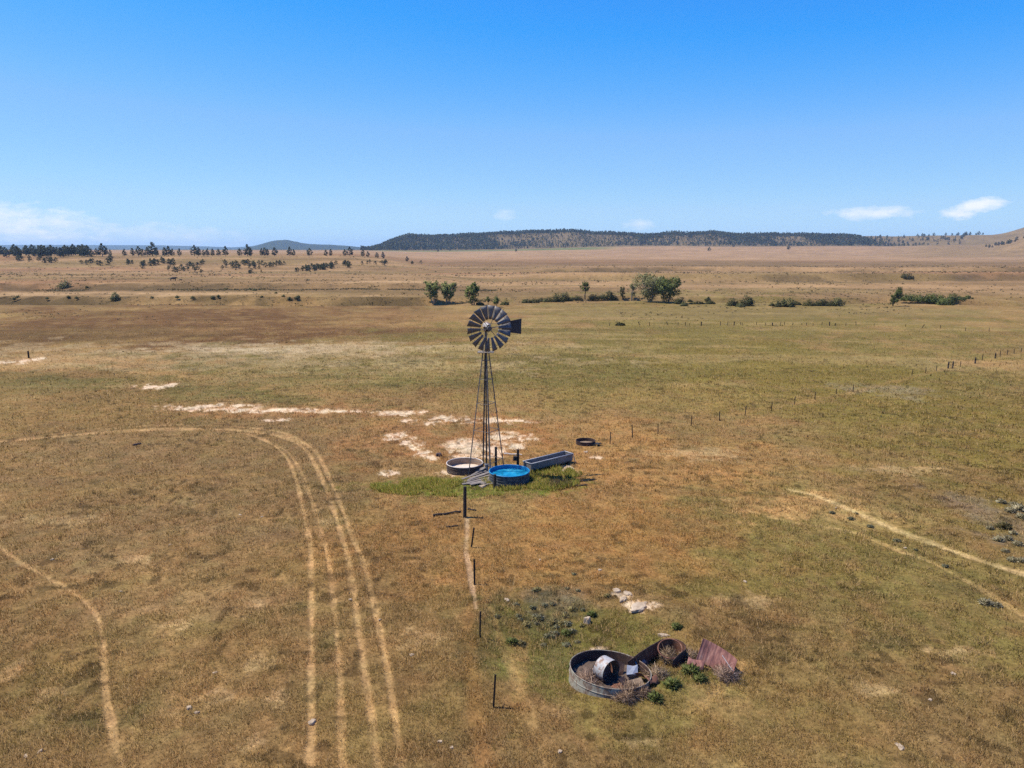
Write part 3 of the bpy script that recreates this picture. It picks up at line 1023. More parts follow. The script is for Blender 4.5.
def pine_parts(seed, h, cols):
    rs = np.random.default_rng(seed)
    mb = MB().tube((0, 0, -0.3), (0, 0, h * 0.55), 0.02 * h + 0.05, 0.012 * h, 6).tube((0, 0, h * 0.55), (0, 0, h * 0.97), 0.012 * h, 0.01, 6)
    cent, rad = [], []
    nl = 9
    for i in range(nl):
        t = i / (nl - 1)
        z = h * (0.2 + 0.76 * t)
        rw = h * 0.30 * (math.sin(math.pi * min(1, 0.28 + 0.72 * t)) ** 0.8) * rs.uniform(0.8, 1.15) + 0.05
        for q in range(max(4, int(10 * (1 - t * 0.6)))):
            a = rs.uniform(0, 6.283)
            rr = rw * rs.uniform(0.45, 1.0)
            c = (math.cos(a) * rr, math.sin(a) * rr, z + rs.uniform(-0.04, 0.04) * h)
            cent.append(c)
            rad.append(h * rs.uniform(0.045, 0.085))
            if q % 2 == 0:
                mb.tube((0, 0, z - 0.03 * h), c, 0.006 * h, 0.002 * h, 4)
    cent.append((0, 0, h * 0.97))
    rad.append(h * 0.04)
    lv, lf, lc, ln_ = leaf_cloud(cent, rad, 14, h * 0.042, cols, rs, 0.8)
    return mb, fast_mesh("crown", lv, lf, M_NEEDLE, lc, normals=ln_)


def juniper_parts(seed, h, cols):
    rs = np.random.default_rng(seed)
    mb = MB().tube((0, 0, -0.3), (0, 0, h * 0.8), 0.05 * h, 0.01, 6)
    cent, rad = [], []
    for i in range(26):
        t = rs.uniform(0.08, 0.95)
        rr = h * 0.5 * math.sin(math.pi * min(1, 0.25 + t * 0.75)) * rs.uniform(0.2, 1.0)
        a = rs.uniform(0, 6.283)
        cent.append((math.cos(a) * rr, math.sin(a) * rr, h * t))
        rad.append(h * rs.uniform(0.09, 0.16))
    lv, lf, lc, ln_ = leaf_cloud(cent, rad, 18, h * 0.055, cols, rs, 0.85)
    return mb, fast_mesh("foliage", lv, lf, M_NEEDLE, lc, normals=ln_)


PINE = np.array([(0.034, 0.044, 0.030), (0.026, 0.034, 0.025), (0.048, 0.056, 0.036)])
JUNI = np.array([(0.042, 0.050, 0.030), (0.030, 0.038, 0.024), (0.058, 0.062, 0.036)])
WILLOW = np.array([(0.12, 0.145, 0.065), (0.085, 0.11, 0.048), (0.15, 0.165, 0.085)])
COTTON = np.array([(0.080, 0.105, 0.045), (0.055, 0.078, 0.034), (0.11, 0.13, 0.055)])
GREYLF = np.array([(0.15, 0.155, 0.10), (0.11, 0.118, 0.072), (0.20, 0.195, 0.135)])
DARKSH = np.array([(0.062, 0.068, 0.036), (0.044, 0.048, 0.028), (0.088, 0.086, 0.048)])
SAGE = np.array([(0.27, 0.245, 0.165), (0.19, 0.17, 0.11), (0.33, 0.30, 0.21), (0.20, 0.19, 0.105)])


WILLOW, COTTON, GREYLF, DARKSH, SAGE, JUNI = [q * np.array((1.06, 1.0, 0.66)) * k_ for q, k_ in ((WILLOW, 1.45), (COTTON, 1.25), (GREYLF, 1.3), (DARKSH, 1.25), (SAGE, 1.15), (JUNI, 1.0))]
SAGE = SAGE * np.array((1.0, 0.97, 0.9))

# ------------------------------------------------------------------ far woods on the mesa (one mass)
def build_mesa_forest():
    rs = np.random.default_rng(5)
    n = 80000
    a = rs.uniform(-0.205, 0.60, n)
    d = np.where(rs.uniform(0, 1, n) < 0.8, rs.uniform(1730, 2180, n), rs.uniform(2150, 2400, n))
    x = a * d
    F = 1790 + 300 * (fbm(x / 170, d * 0 + 1.7, 41, 4) - 0.5)
    rel = (d - F) / 270
    bare = fbm(x / 130, d / 170, 71, 4)
    low = 0.55 * smooth(0.46, 0.64, fbm(x / 75, d * 0 + 2.2, 77, 3)) * smooth(-0.12, 0.0, a)
    dens = smooth(0.02, 0.12, rel - low) * smooth(0.585, 0.48, bare + 0.055 * np.exp(-((a - 0.20) / 0.10) ** 2) * smooth(0.25, 0.4, rel) * smooth(0.8, 0.65, rel) + 0.04 * smooth(0.4, 0.2, rel))
    top = smooth(0.78, 0.95, rel)
    dens = np.maximum(dens, top * smooth(0.50, 0.40, a) * 0.9)
    dens = np.maximum(dens, smooth(-0.02, -0.06, a) * smooth(0.03, 0.15, rel))
    dens = np.maximum(dens, 0.24 * (rel > 0.04))
    dens = dens * np.where(a + 0.05 * (bare - 0.5) + 0.06 * (rel - 0.4) > 0.475, 0.06 * (rel < 0.8), 1)
    dens = dens * np.where(rel > 1.25, 0.35, 1)
    keep = rs.uniform(0, 1, n) < dens * 0.62
    x, d = x[keep], d[keep]
    z = H(x, d)
    m = len(x)
    hh = rs.uniform(4.0, 9.5, m) * (0.7 + 0.7 * fbm(x / 45, d / 45, 75, 3))
    # each tree: a ragged cone of 7 loose clumps
    q = 6
    k = np.repeat(np.arange(m), q)
    t = rs.uniform(0.1, 1.0, m * q)
    r = hh[k] * 0.27 * (1.05 - t) + 0.5
    ang = rs.uniform(0, 6.283, m * q)
    c = np.stack([x[k] + np.cos(ang) * r * rs.uniform(0.2, 1, m * q), d[k] + np.sin(ang) * r * rs.uniform(0.2, 1, m * q), z[k] + hh[k] * t], -1)
    s = (hh[k] * 0.2)[:, None]
    u = rs.normal(size=(m * q, 3)); u /= np.linalg.norm(u, axis=1)[:, None]
    w = np.cross(u, rs.normal(size=(m * q, 3))); w /= np.linalg.norm(w, axis=1)[:, None]
    v = np.stack([c - u * s, c - w * s * 0.8, c + u * s, c + w * s * 0.8], 1).reshape(-1, 3)
    col = np.repeat(PINE[rs.integers(0, 3, m)][k] * rs.uniform(0.7, 1.2, m * q)[:, None], 4, 0)
    nm = np.stack([np.cos(ang), np.sin(ang), 0.2 + t], -1) + rs.normal(size=(m * q, 3)) * 0.3
    nm /= np.linalg.norm(nm, axis=1)[:, None]
    me = fast_mesh("mesa_forest", v, np.arange(len(v)).reshape(-1, 4), M_NEEDLE, col, normals=np.repeat(nm, 4, 0))
    o = link("mesa_forest", me)
    tag(o, "dark pine wood covering the slopes and top of the far mesa", "forest", kind="stuff")


build_mesa_forest()


# ------------------------------------------------------------------ pines and junipers one can tell apart
PINES = []
for i in range(5):
    mb, cr = pine_parts(100 + i, 8.0, PINE)
    t = thing("pine_tree", "", "tree")
    mb.build("trunk", M_BARK, t)
    link("crown", cr, t)
    PINES.append(t)
JUNIS = []
for i in range(4):
    mb, cr = juniper_parts(140 + i, 4.0, JUNI)
    t = thing("juniper_shrub", "", "shrub")
    mb.build("stem", M_BARK, t)
    link("foliage", cr, t)
    JUNIS.append(t)
_used = set()


def place_copy(protos, pos, height, base_h, label, cat, group, wide=1.0):
    src = random.choice(protos)
    if src.name not in _used:
        _used.add(src.name)
        o = src
    else:
        o = copy_tree(src)
    s = height / base_h
    o.location = pos
    o.scale = (s * wide, s * wide, s)
    o.rotation_euler = (0, 0, random.uniform(0, 6.28))
    return tag(o, label, cat, group)


RIM = ("dark pine in the tree line along the low ridge at the left", "tree", "pines along the left ridge")
for i in range(62):
    px = random.uniform(-14, 90)
    place_copy(PINES, at(px, random.uniform(625, 720)), random.uniform(6.2, 10.0), 8.0, *RIM, wide=random.uniform(1.05, 1.35))
for px, dist, h in [(92, 640, 6.5), (97, 655, 6), (103, 640, 10), (111, 640, 6), (107, 720, 7), (125, 640, 6), (133, 645, 7.5), (139, 650, 7.8), (143, 640, 6), (148, 640, 7), (153, 650, 11), (157, 640, 7),
                    (165, 650, 8), (169, 645, 7.6), (173, 650, 6), (180, 660, 6), (195, 650, 8.2), (199, 655, 7), (204, 650, 6), (208, 650, 7.5), (213, 655, 6.5), (219, 650, 7), (226, 650, 8),
                    (240, 640, 6), (248, 620, 9), (251, 630, 7), (262, 690, 6.5), (265, 690, 7.5), (268, 690, 6), (275, 680, 7), (290, 690, 7.5), (294, 690, 6), (310, 690, 6.8), (326, 670, 6), (331, 670, 6.5),
                    (345, 680, 6), (350, 680, 8), (363, 690, 6), (368, 690, 5), (377, 690, 5.5), (383, 690, 6.5), (407, 690, 5.5)]:
    p = at(px, dist + random.uniform(-12, 12))
    place_copy(PINES, p, h * random.uniform(0.9, 1.15), 8.0, *RIM, wide=random.uniform(0.95, 1.25))
SLOPE = ("low dark juniper on the slope below the pines of the left ridge", "shrub", "junipers on the left slope")
for (x0, x1, y0, y1, n, h0, h1) in [(15, 30, 259, 262, 6, 3, 4.5), (38, 64, 260, 263, 9, 3, 4), (78, 118, 260, 266, 14, 3, 5), (124, 146, 263, 269, 8, 3, 4.5), (150, 206, 262, 266, 16, 3, 4.6), (168, 204, 265.5, 273, 18, 3, 4.6),
                                    (222, 250, 264, 270, 16, 3.2, 4.6), (246, 262, 268, 274, 5, 2, 3), (252, 288, 264, 269, 16, 3, 4.2), (296, 346, 266, 273, 34, 3, 4.8), (330, 352, 264, 268, 10, 3, 4), (362, 386, 263, 265.5, 8, 2.6, 3.6), (412, 428, 263.5, 265, 3, 2.2, 3)]:
    for i in range(n):
        px = random.uniform(x0, x1)
        t_ = (px - x0) / (x1 - x0)
        py = random.uniform(y0, y1)
        if x0 == 296:
            py = 272.5 - 6.5 * t_ + random.uniform(-1.6, 1.2)
        p = P(px, py)
        if p.y < 900:
            place_copy(JUNIS, p, random.uniform(h0, h1) * p.y / 600, 4.0, *SLOPE, wide=random.uniform(0.9, 1.3))
FARPL = ("small dark tree standing on the far tan plain below the mesa", "tree", "lone trees on the far plain")
for px, dist, h in [(788, 1450, 9), (709, 1400, 8), (516, 1420, 6), (438, 1500, 6), (733, 1660, 8), (450, 1640, 7)]:
    place_copy(PINES, at(px, dist), h, 8.0, *FARPL, wide=1.3)
SKY = ("small dark pine on the skyline of the tan hill at the right", "tree", "pines on the right hill skyline")
for i in range(64):
    px = random.uniform(868, 1030)
    d = random.uniform(1960, 2120) if px < 985 else random.uniform(1400, 1500)
    place_copy(PINES, at(px, d), random.uniform(5.5, 11) * d / 2000, 8.0, *SKY, wide=1.25)
FLANK = ("dark juniper on the bare flank of the tan hill at the right", "shrub", "junipers on the right hill flank")
for (x0, x1, d0, d1, n) in [(872, 925, 1760, 1840, 22), (880, 960, 1850, 1960, 10), (995, 1012, 1380, 1440, 6)]:
    for i in range(n):
        place_copy(JUNIS, at(random.uniform(x0, x1), random.uniform(d0, d1)), random.uniform(4.5, 8), 4.0, *FLANK)


# ------------------------------------------------------------------ trees and shrubs along the creek
def tree_px(name, label, px, ytop, ybase, wpx, seed, cols, cat="tree", group=None, **kw):
    p = P(px, ybase)
    h = metres(ybase - ytop, p) * 1.04
    w = metres(wpx, p) * 1.1
    kw.setdefault("size", max(0.10, h * 0.030))
    if "tree" not in name:
        for k in ("stems", "low", "lean", "bark"):
            kw.pop(k, None)
        kw["size"] = max(0.10, h * 0.06)
        return place_mound(name, label, cat, p, seed, h, w, cols, group, **kw)
    return place_broad(name, label, cat, p, seed, h, w, cols, group, **kw)


tree_px("willow_tree", "left tree of the leafy pair at the field edge left of the windmill", 433, 282, 304, 12, 1, WILLOW, stems=5, bark=M_PALE_BARK, dens=0.9, low=0.25)
tree_px("willow_tree", "right tree of the leafy pair left of the windmill, leaning slightly right", 447.5, 280, 304, 12, 2, WILLOW, stems=5, lean=0.14, bark=M_PALE_BARK, dens=0.85, low=0.25)
tree_px("willow_tree", "single upright green tree just left of the windmill's wheel", 473, 283, 305, 12, 3, COTTON * 1.3, stems=3, dens=1.5)
tree_px("small_tree", "thin small tree directly above the top of the windmill wheel", 488, 296, 306, 5, 4, COTTON, stems=1)
tree_px("small_tree", "small round tree just right of the top of the windmill wheel", 497, 296, 307, 8, 5, COTTON, stems=2)
tree_px("cottonwood_tree", "lone dark rounded tree with a single trunk in the middle of the creek line", 585, 281, 299, 12, 6, COTTON * 0.85, stems=1, low=0.35, dens=1.7)
tree_px("small_tree", "slim dark tree, left of the two thin ones beside the big grey-green tree", 623, 287, 300, 6, 7, DARKSH, stems=2)
tree_px("small_tree", "thin half bare grey tree, next to the big grey-green tree on its left", 631, 284, 301, 9, 8, GREYLF * 0.8, stems=2, dens=0.8, bark=M_PALE_BARK)
tree_px("cottonwood_tree", "largest grey-green spreading tree in the creek line, with pale branches", 650, 276, 302, 26, 9, GREYLF * 0.85, stems=6, dens=1.15, bark=M_PALE_BARK)
tree_px("cottonwood_tree", "dark green round tree touching the right side of the largest grey-green tree", 667, 279, 303, 24, 10, COTTON, stems=4, dens=1.8)
tree_px("cottonwood_tree", "lone dark tree with two unequal crowns at the left end of the right-hand hedge", 892, 288, 306, 12, 12, COTTON * 0.8, stems=2, dens=1.9, lean=0.22)
tree_px("round_bush", "dark solitary bush high on the bare plain at the right", 907, 272, 279, 11, 13, DARKSH * 0.7, "shrub", stems=3, dens=1.5, low=0.0)
tree_px("round_bush", "olive round bush on the bare terraces, left of the other olive bush", 65, 278, 289, 12, 14, GREYLF * 0.8, "shrub", stems=4, low=0.0)
tree_px("round_bush", "small olive bush on the bare terraces, right and below the larger olive bush", 116, 291, 300, 8, 15, GREYLF * 0.8, "shrub", stems=3, low=0.0)
CRK = ("low dark shrub in the broken line along the dry creek beyond the windmill", "shrub", "creek shrubs behind the windmill")
RCR = ("low dark shrub in the loose row along the creek on the right", "shrub", "creek shrubs on the right")
HDG = ("dense olive shrub in the long low hedge right of the lone two-crowned tree", "shrub", "hedge shrubs at the right")
for i, (px, y0, y1, w, gr) in enumerate([(526, 298, 303, 9, CRK), (534, 297, 303, 8, CRK), (541, 297, 302, 10, CRK), (548, 296, 302, 8, CRK), (556, 292, 302, 10, CRK), (565, 291, 301, 8, CRK), (572, 296, 301, 8, CRK), (578, 295, 300, 7, CRK),
                                         (594, 293, 300, 9, CRK), (602, 293, 299, 9, CRK), (609, 290, 299, 7, CRK), (614, 294, 300, 6, CRK), (505, 301, 305, 8, CRK), (480, 301, 305, 6, CRK), (680, 295, 304, 9, CRK), (684, 301, 306, 6, CRK),
                                         (697, 301, 304, 12, CRK), (710, 300, 304, 8, CRK), (690, 299, 302, 4, CRK), (708, 297, 301, 5, CRK),
                                         (733, 297, 306, 9, RCR), (740, 302, 307, 7, RCR), (747, 294, 306, 10, RCR), (781, 297, 307, 9, RCR), (788, 296, 307, 10, RCR), (796, 301, 305, 8, RCR), (809, 298, 306, 9, RCR), (817, 300, 306, 7, RCR),
                                         (823, 296, 306, 9, RCR), (830, 299, 306, 9, RCR), (838, 296, 306, 10, RCR), (772, 303, 306, 5, RCR),
                                         (905, 294, 301, 9, HDG), (911, 293, 301, 10, HDG), (918, 293, 301, 11, HDG), (925, 293, 302, 10, HDG), (932, 292, 302, 11, HDG), (939, 293, 303, 10, HDG), (946, 294, 305, 12, HDG), (952, 293, 301, 9, HDG),
                                         (960, 295, 300, 9, HDG), (968, 295, 299, 8, HDG)]):
    tree_px("low_shrub", gr[0], px, y0, y1, w * 1.15, 40 + i, DARKSH * (1.0 if i % 3 else 1.4) if gr is not HDG else COTTON * 0.95, gr[1], gr[2], stems=4, low=0.0, dens=1.1)
tree_px("low_shrub", "flat dark clump lying alone in the grass right of the windmill wheel", 620, 322, 325.5, 9, 95, DARKSH * 0.7, "shrub", stems=3, low=0.0)
TER = ("low dark shrub along the eroded terrace edge on the left", "shrub", "terrace shrubs on the left")
for i in range(22):
    px = random.uniform(130, 300) if i % 3 else random.uniform(0, 130)
    py = 298 + random.uniform(-1.5, 1.8) if i % 4 else random.uniform(287, 294)
    hh = random.uniform(1.8, 3.2)
    tree_px("low_shrub", TER[0], px, py - hh, py, hh * random.uniform(1.0, 1.7), 200 + i, GREYLF * 0.6 if i % 2 else DARKSH * 1.5, TER[1], TER[2], dens=0.6)


# ------------------------------------------------------------------ sagebrush, weeds, tumbleweeds
def sage_mesh(seed, r, cols, per=30, spike=1.0):
    rs = np.random.default_rng(seed)
    n = int(420 * per / 30)
    a = rs.uniform(0, 6.283, n)
    el = np.arccos(rs.uniform(0.05, 1, n))
    L = r * rs.uniform(0.55, 1.1, n) * (0.8 + 0.4 * vnoise(a * 2, el * 3, seed))
    d = np.stack([np.sin(el) * np.cos(a), np.sin(el) * np.sin(a), np.cos(el) * 0.85 * spike], -1)
    base = rs.normal(size=(n, 3)) * r * 0.12
    base[:, 2] = np.abs(base[:, 2]) * 0.3
    tip = base + d * L[:, None]
    mid = base + d * L[:, None] * 0.6
    side = np.cross(d, rs.normal(size=(n, 3)))
    side /= np.linalg.norm(side, axis=1)[:, None]
    w = (r * 0.075 * rs.uniform(0.6, 1.3, n))[:, None]
    v = np.stack([base, mid - side * w, tip, mid + side * w], 1).reshape(-1, 3)
    c = np.repeat(cols[rs.integers(0, len(cols), n)] * rs.uniform(0.75, 1.2, n)[:, None], 4, 0)
    nm = d + np.array((0, 0, 0.5)) + rs.normal(size=(n, 3)) * 0.3
    nm /= np.linalg.norm(nm, axis=1)[:, None]
    return v, np.arange(n * 4).reshape(-1, 4), c, np.repeat(nm, 4, 0)


def bush(name, label, cat, pos, seed, r, cols, mat, group=None, squash=1.0, per=30):
    t = thing(name, label, cat, pos, random.uniform(0, 6), group)
    v, f, c, nm = sage_mesh(seed, r, cols, per, squash)
    link("foliage", fast_mesh("foliage", v, f, mat, c, normals=nm), t)
    mb = MB()
    for k in range(4):
        a = k * 1.6 + seed
        mb.tube((0, 0, -0.05), (math.cos(a) * r * 0.35, math.sin(a) * r * 0.35, r * 0.5), 0.03 * r + 0.006, 0.006, 5)
    mb.build("stem", M_BARK, t)
    return t


SG = ("grey sagebrush in the cluster at the right edge above the pale road", "shrub", "sagebrush at the right edge")
for i, (px, py, rpx) in enumerate([(1001, 503, 6), (1010, 512, 7), (1019, 510, 8), (1014, 506, 6), (1022, 518, 7), (990, 529, 5), (999, 541, 7), (1008, 540, 6), (1013, 534, 5), (1012, 561, 6), (1021, 562, 7), (1005, 552, 5), (1018, 545, 6)]):
    p = P(px, py)
    bush("sagebrush", SG[0], SG[1], p, 300 + i, metres(rpx, p) * 0.9, SAGE * np.array((0.95, 1.0, 1.5)) * (0.85 if i % 2 else 1.0), M_LEAF, SG[2])
p = P(1003, 528)
bush("sagebrush", "darkest bush of the sagebrush cluster at the right edge, purplish grey", "shrub", p, 330, metres(9, p), SAGE * 0.42, M_LEAF, squash=0.8)
p = P(986, 604)
bush("sagebrush", "low grey sagebrush beside the fainter lower rut of the pale road", "shrub", p, 331, metres(8, p), SAGE * np.array((0.95, 1.0, 1.5)), M_LEAF, squash=0.8)
p = P(997, 606)
bush("sagebrush", "smaller grey sagebrush touching the right side of the one beside the lower rut", "shrub", p, 332, metres(6, p), SAGE * np.array((0.95, 1.0, 1.5)), M_LEAF, squash=0.8)
PIT = ("small grey-green sagebrush in the hollow above the rusty round tank", "shrub", "sagebrush in the hollow")
OLIVE = np.array([(0.16, 0.15, 0.085), (0.11, 0.11, 0.06), (0.20, 0.185, 0.12), (0.13, 0.14, 0.07)])
for i in range(46):
    px, py = random.gauss(556, 26), random.gauss(616, 16)
    p = P(px, py)
    bush("sagebrush", PIT[0], PIT[1], p, 340 + i, random.uniform(0.09, 0.22), (SAGE * 0.8 if i % 3 == 0 else OLIVE * 1.25) * random.uniform(0.8, 1.1), M_LEAF, PIT[2], 0.65, per=14)
RDB = ("small olive bush growing between the two ruts of the pale road", "shrub", "bushes between the road ruts")
for i, (px, py) in enumerate([(836, 511), (849, 518), (868, 529), (893, 541), (917, 551), (948, 566), (858, 515)]):
    p = P(px + random.uniform(-5, 5), py + random.uniform(-2.5, 2.5))
    bush("low_bush", RDB[0], RDB[1], p, 400 + i, random.uniform(0.12, 0.22), OLIVE * random.uniform(0.8, 1.1), M_LEAF, RDB[2], 0.6, per=18)
GREENW = np.array([(0.095, 0.118, 0.030), (0.07, 0.09, 0.026), (0.135, 0.145, 0.045)])
for i, (px, py, r, lab) in enumerate([(690, 672, 0.34, "bright green weed in front of the torn oblong tank"), (672, 686, 0.30, "green weed between the two rusty tanks and the bottom of the photo"), (700, 680, 0.26, "low green weed just below the red-brown rusty sheet"),
                                      (655, 699, 0.28, "grey-green weed at the foot of the dry twig heap"), (677, 628, 0.24, "green weed behind the torn oblong tank"), (571, 668, 0.22, "green weed against the left wall of the round rusty tank"),
                                      (592, 615, 0.22, "dark green weed beside the pale rock in the hollow"), (512, 643, 0.24, "dark green weed beside the pale foot path"), (566, 634, 0.22, "dark green weed in the middle of the hollow")]):
    bush("green_weed", lab, "weed", P(px, py), 450 + i, r, GREENW, M_LEAF, None, 0.9, per=26)


def tumble(name, label, cat, pos, seed, r, cols, squash=0.8, n=520, group=None, lift=0.0):
    rs = np.random.default_rng(seed)
    n = int(n * 4)
    a = rs.uniform(0, 6.283, n)
    el = np.arccos(rs.uniform(-0.1, 1, n))
    d = np.stack([np.sin(el) * np.cos(a) * (1 + 0.35 * np.sin(2 * a + seed)), np.sin(el) * np.sin(a), np.cos(el) * squash * (0.8 + 0.3 * np.sin(3 * a + seed))], -1)
    p0 = d * r * rs.uniform(0.0, 0.85, n)[:, None] ** 1.0
    p1 = p0 + d * r * rs.uniform(0.05, 0.4, n)[:, None] + rs.normal(size=(n, 3)) * r * 0.24
    s = np.cross(p1 - p0, rs.normal(size=(n, 3)))
    s /= (np.linalg.norm(s, axis=1)[:, None] + 1e-9)
    w = (0.0052 * rs.uniform(0.5, 1.4, n))[:, None]
    v = np.stack([p0 - s * w, p0 + s * w, p1 + s * w * 0.5, p1 - s * w * 0.5], 1).reshape(-1, 3)
    v[:, 2] = np.maximum(v[:, 2], 0.0) + lift
    c = np.repeat(cols[rs.integers(0, len(cols), n)] * rs.uniform(0.6, 1.25, n)[:, None], 4, 0)
    nm = d + np.array((0, 0, 0.4)) + rs.normal(size=(n, 3)) * 0.5
    nm /= np.linalg.norm(nm, axis=1)[:, None]
    o = link(name, fast_mesh(name, v, np.arange(n * 4).reshape(-1, 4), M_TWIG, c, normals=np.repeat(nm, 4, 0)), None, pos)
    return tag(o, label, cat, group)


DRY = np.array([(0.34, 0.25, 0.15), (0.26, 0.17, 0.10), (0.42, 0.32, 0.21), (0.20, 0.135, 0.095)])
PINKDRY = np.array([(0.32, 0.22, 0.16), (0.25, 0.165, 0.125), (0.40, 0.29, 0.215)])
DARKDRY = np.array([(0.22, 0.14, 0.095), (0.28, 0.185, 0.12), (0.15, 0.095, 0.065), (0.36, 0.26, 0.17)])


# ------------------------------------------------------------------ windmill
def build_windmill():
    C = Vector((-1.5, 41.2, float(H(-1.5, 41.2))))
    t = thing("windmill", "tall steel farm windmill with dark blades and vane beside the stock tanks", "windmill", C)
    dirs = [Vector((-0.97, -0.24, 0)), Vector((0.24, -0.97, 0)), Vector((0.97, 0.24, 0)), Vector((-0.24, 0.97, 0))]
    RB, RT, HT = 1.12, 0.16, 7.6

    def leg(k, z):
        r = RB + (RT - RB) * z / HT
        return dirs[k] * r + Vector((0, 0, z))
    for k in range(4):
        MB().angle(leg(k, -0.25), leg(k, HT), 0.065, 0.012, dirs[k]).build("tower_leg", M_TOWER, t)
    levels = [0.9, 2.7, 4.3, 5.7, 6.8]
    for z in levels:
        mb = MB()
        for k in range(4):
            mb.tube(leg(k, z) * 0.985 + Vector((0, 0, z * 0.015)), leg((k + 1) % 4, z) * 0.985 + Vector((0, 0, z * 0.015)), 0.016, n=5)
        mb.build("girt", M_TOWER, t)
    for k in range(4):
        mb = MB()
        for z0, z1 in zip(levels[:-1], levels[1:]):
            a, b = leg(k, z0), leg((k + 1) % 4, z0)
            c, d = leg(k, z1), leg((k + 1) % 4, z1)
            mb.tube(a, d, 0.007, n=4).tube(b + (d - b) * 0.0, c, 0.007, n=4)
        mb.build("cross_brace", M_TOWER, t)
    mb = MB()
    for i in range(5):
        mb.box((-0.38 + i * 0.19, 0, 7.28), (0.17, 0.78, 0.035))
    mb.build("platform", M_WOOD, t)
    MB().tube((0, 0, 0.0), (0, 0, 3.4), 0.045, n=10).tube((0, 0, 3.4), (0, 0, 7.9), 0.036, n=10).build("pump_pipe", M_DARKWOOD, t)
    MB().tube((0, 0, 7.4), (0, 0, 8.5), 0.07, n=12).build("mast_pipe", M_TOWER, t)
    MB().tube((0, 0, 0.0), (0, 0, 0.55), 0.10, n=12).tube((0, 0, 0.5), (0.35, -0.12, 0.5), 0.03, n=8).tube((0, 0, 0.55), (0, 0, 0.62), 0.13, n=12).build("well_head", M_STEEL, t)
    # head: shaft along nrm, wheel in front (towards the camera and a little right)
    th = math.radians(20)
    nrm = Vector((math.sin(th), -math.cos(th), 0))
    side = Vector((math.cos(th), math.sin(th), 0))
    hub_h = 8.68
    head = Vector((0.05, 0, hub_h))
    gb = MB().box(head + nrm * 0.02 + Vector((0, 0, -0.06)), (0.26, 0.46, 0.30), Matrix.Rotation(th, 3, 'Z')).build("gearbox", M_DARKRUST, t, bevel=0.03)
    # rounded sheet hood over the gearbox
    mb = MB()
    vs, fs = [], []
    nseg, nst = 10, 7
    for j in range(nst + 1):
        s = j / nst
        yy = -0.36 + 0.72 * s
        rr = 0.215 * math.sqrt(max(0.02, math.sin(math.pi * (0.08 + 0.84 * s))))
        for i in range(nseg + 1):
            a = math.pi * i / nseg
            q = nrm * -yy + side * (rr * math.cos(a)) + Vector((0, 0, rr * 1.25 * math.sin(a) + 0.06))
            vs.append(head + q)
    for j in range(nst):
        for i in range(nseg):
            a = j * (nseg + 1) + i
            fs.append((a, a + 1, a + nseg + 2, a + nseg + 1))
    mb.add(vs, fs)
    mb.build("hood", M_BRIGHT, gb, True)
    # wheel
    wc = head + nrm * 0.52
    R0, R1 = 0.52, 1.30
    basis = Matrix((side, Vector((0, 0, 1)), nrm)).transposed()      # local x, y in the wheel plane, z to the front
    mb = MB()
    mb.tube(head + nrm * 0.2, wc + nrm * 0.10, 0.035, n=10)
    mb.tube(wc - nrm * 0.07, wc + nrm * 0.07, 0.13, n=14)
    mb.torus(wc, 0.60, 0.012, 60, 5, basis)
    mb.torus(wc + nrm * -0.03, 1.08, 0.012, 72, 5, basis)
    for k in range(6):
        a = 2 * math.pi * k / 6 + 0.15
        e = basis @ Vector((math.cos(a), math.sin(a), 0))
        mb.tube(wc + nrm * 0.06 + e * 0.08, wc + e * 1.08, 0.010, n=5)
        mb.tube(wc - nrm * 0.06 + e * 0.08, wc + e * 1.08, 0.010, n=5)
    wheel = mb.build("wheel", M_TOWER, t)
    nb = 18
    for k in range(nb):
        a = 2 * math.pi * (k + 0.25) / nb
        er = Vector((math.cos(a), math.sin(a), 0))
        et = Vector((-math.sin(a), math.cos(a), 0))
        vs, fs = [], []
        nr_, nt_ = 4, 5
        for i in range(nr_ + 1):
            s = i / nr_
            r = R0 + (R1 - R0) * s
            wid = 0.16 + 0.27 * s
            pit = math.radians(37 - 9 * s)
            for j in range(nt_ + 1):
                q = (j / nt_ - 0.5)
                cam_ = 0.045 * (1 - (2 * q) ** 2)
                off_t = q * wid * math.cos(pit) + cam_ * math.sin(pit)
                off_n = -q * wid * math.sin(pit) + cam_ * math.cos(pit)
                # ^ front edge clockwise
                vs.append(wc + basis @ (er * r + et * off_t + Vector((0, 0, off_n - 0.02))))
        for i in range(nr_):
            for j in range(nt_):
                p_ = i * (nt_ + 1) + j
                fs.append((p_, p_ + 1, p_ + nt_ + 2, p_ + nt_ + 1))
        b = MB().add(vs, fs).build("blade", M_BLADE, wheel, True)
        so = b.modifiers.new("sheet", 'SOLIDIFY')
        so.thickness = 0.004
    # furled tail, parallel to the wheel on its right
    mb = MB()
    tb = head - nrm * 0.12
    mb.tube(tb, tb + side * 1.25 + Vector((0, 0, 0.02)), 0.02, n=6)
    mb.tube(tb + Vector((0, 0, 0.25)), tb + side * 1.25 + Vector((0, 0, 0.12)), 0.012, n=6)
    arm_pts = mb
    V0, V1 = 0.95, 2.14
    vane_v = [tb + side * V0 + Vector((0, 0, -0.26)), tb + side * V1 + Vector((0, 0, -0.46)), tb + side * (V1 + 0.03) + Vector((0, 0, 0.44)), tb + side * V0 + Vector((0, 0, 0.24))]
    o = -nrm * 0.012
    vs = vane_v + [v - o * 2 for v in vane_v]
    vane = MB().add(vs, [(0, 1, 2, 3), (7, 6, 5, 4), (0, 4, 5, 1), (1, 5, 6, 2), (2, 6, 7, 3), (3, 7, 4, 0)]).build("tail_vane", M_VANE, t)
    arm_pts.build("tail_arm", M_TOWER, vane)
    return t


build_windmill()


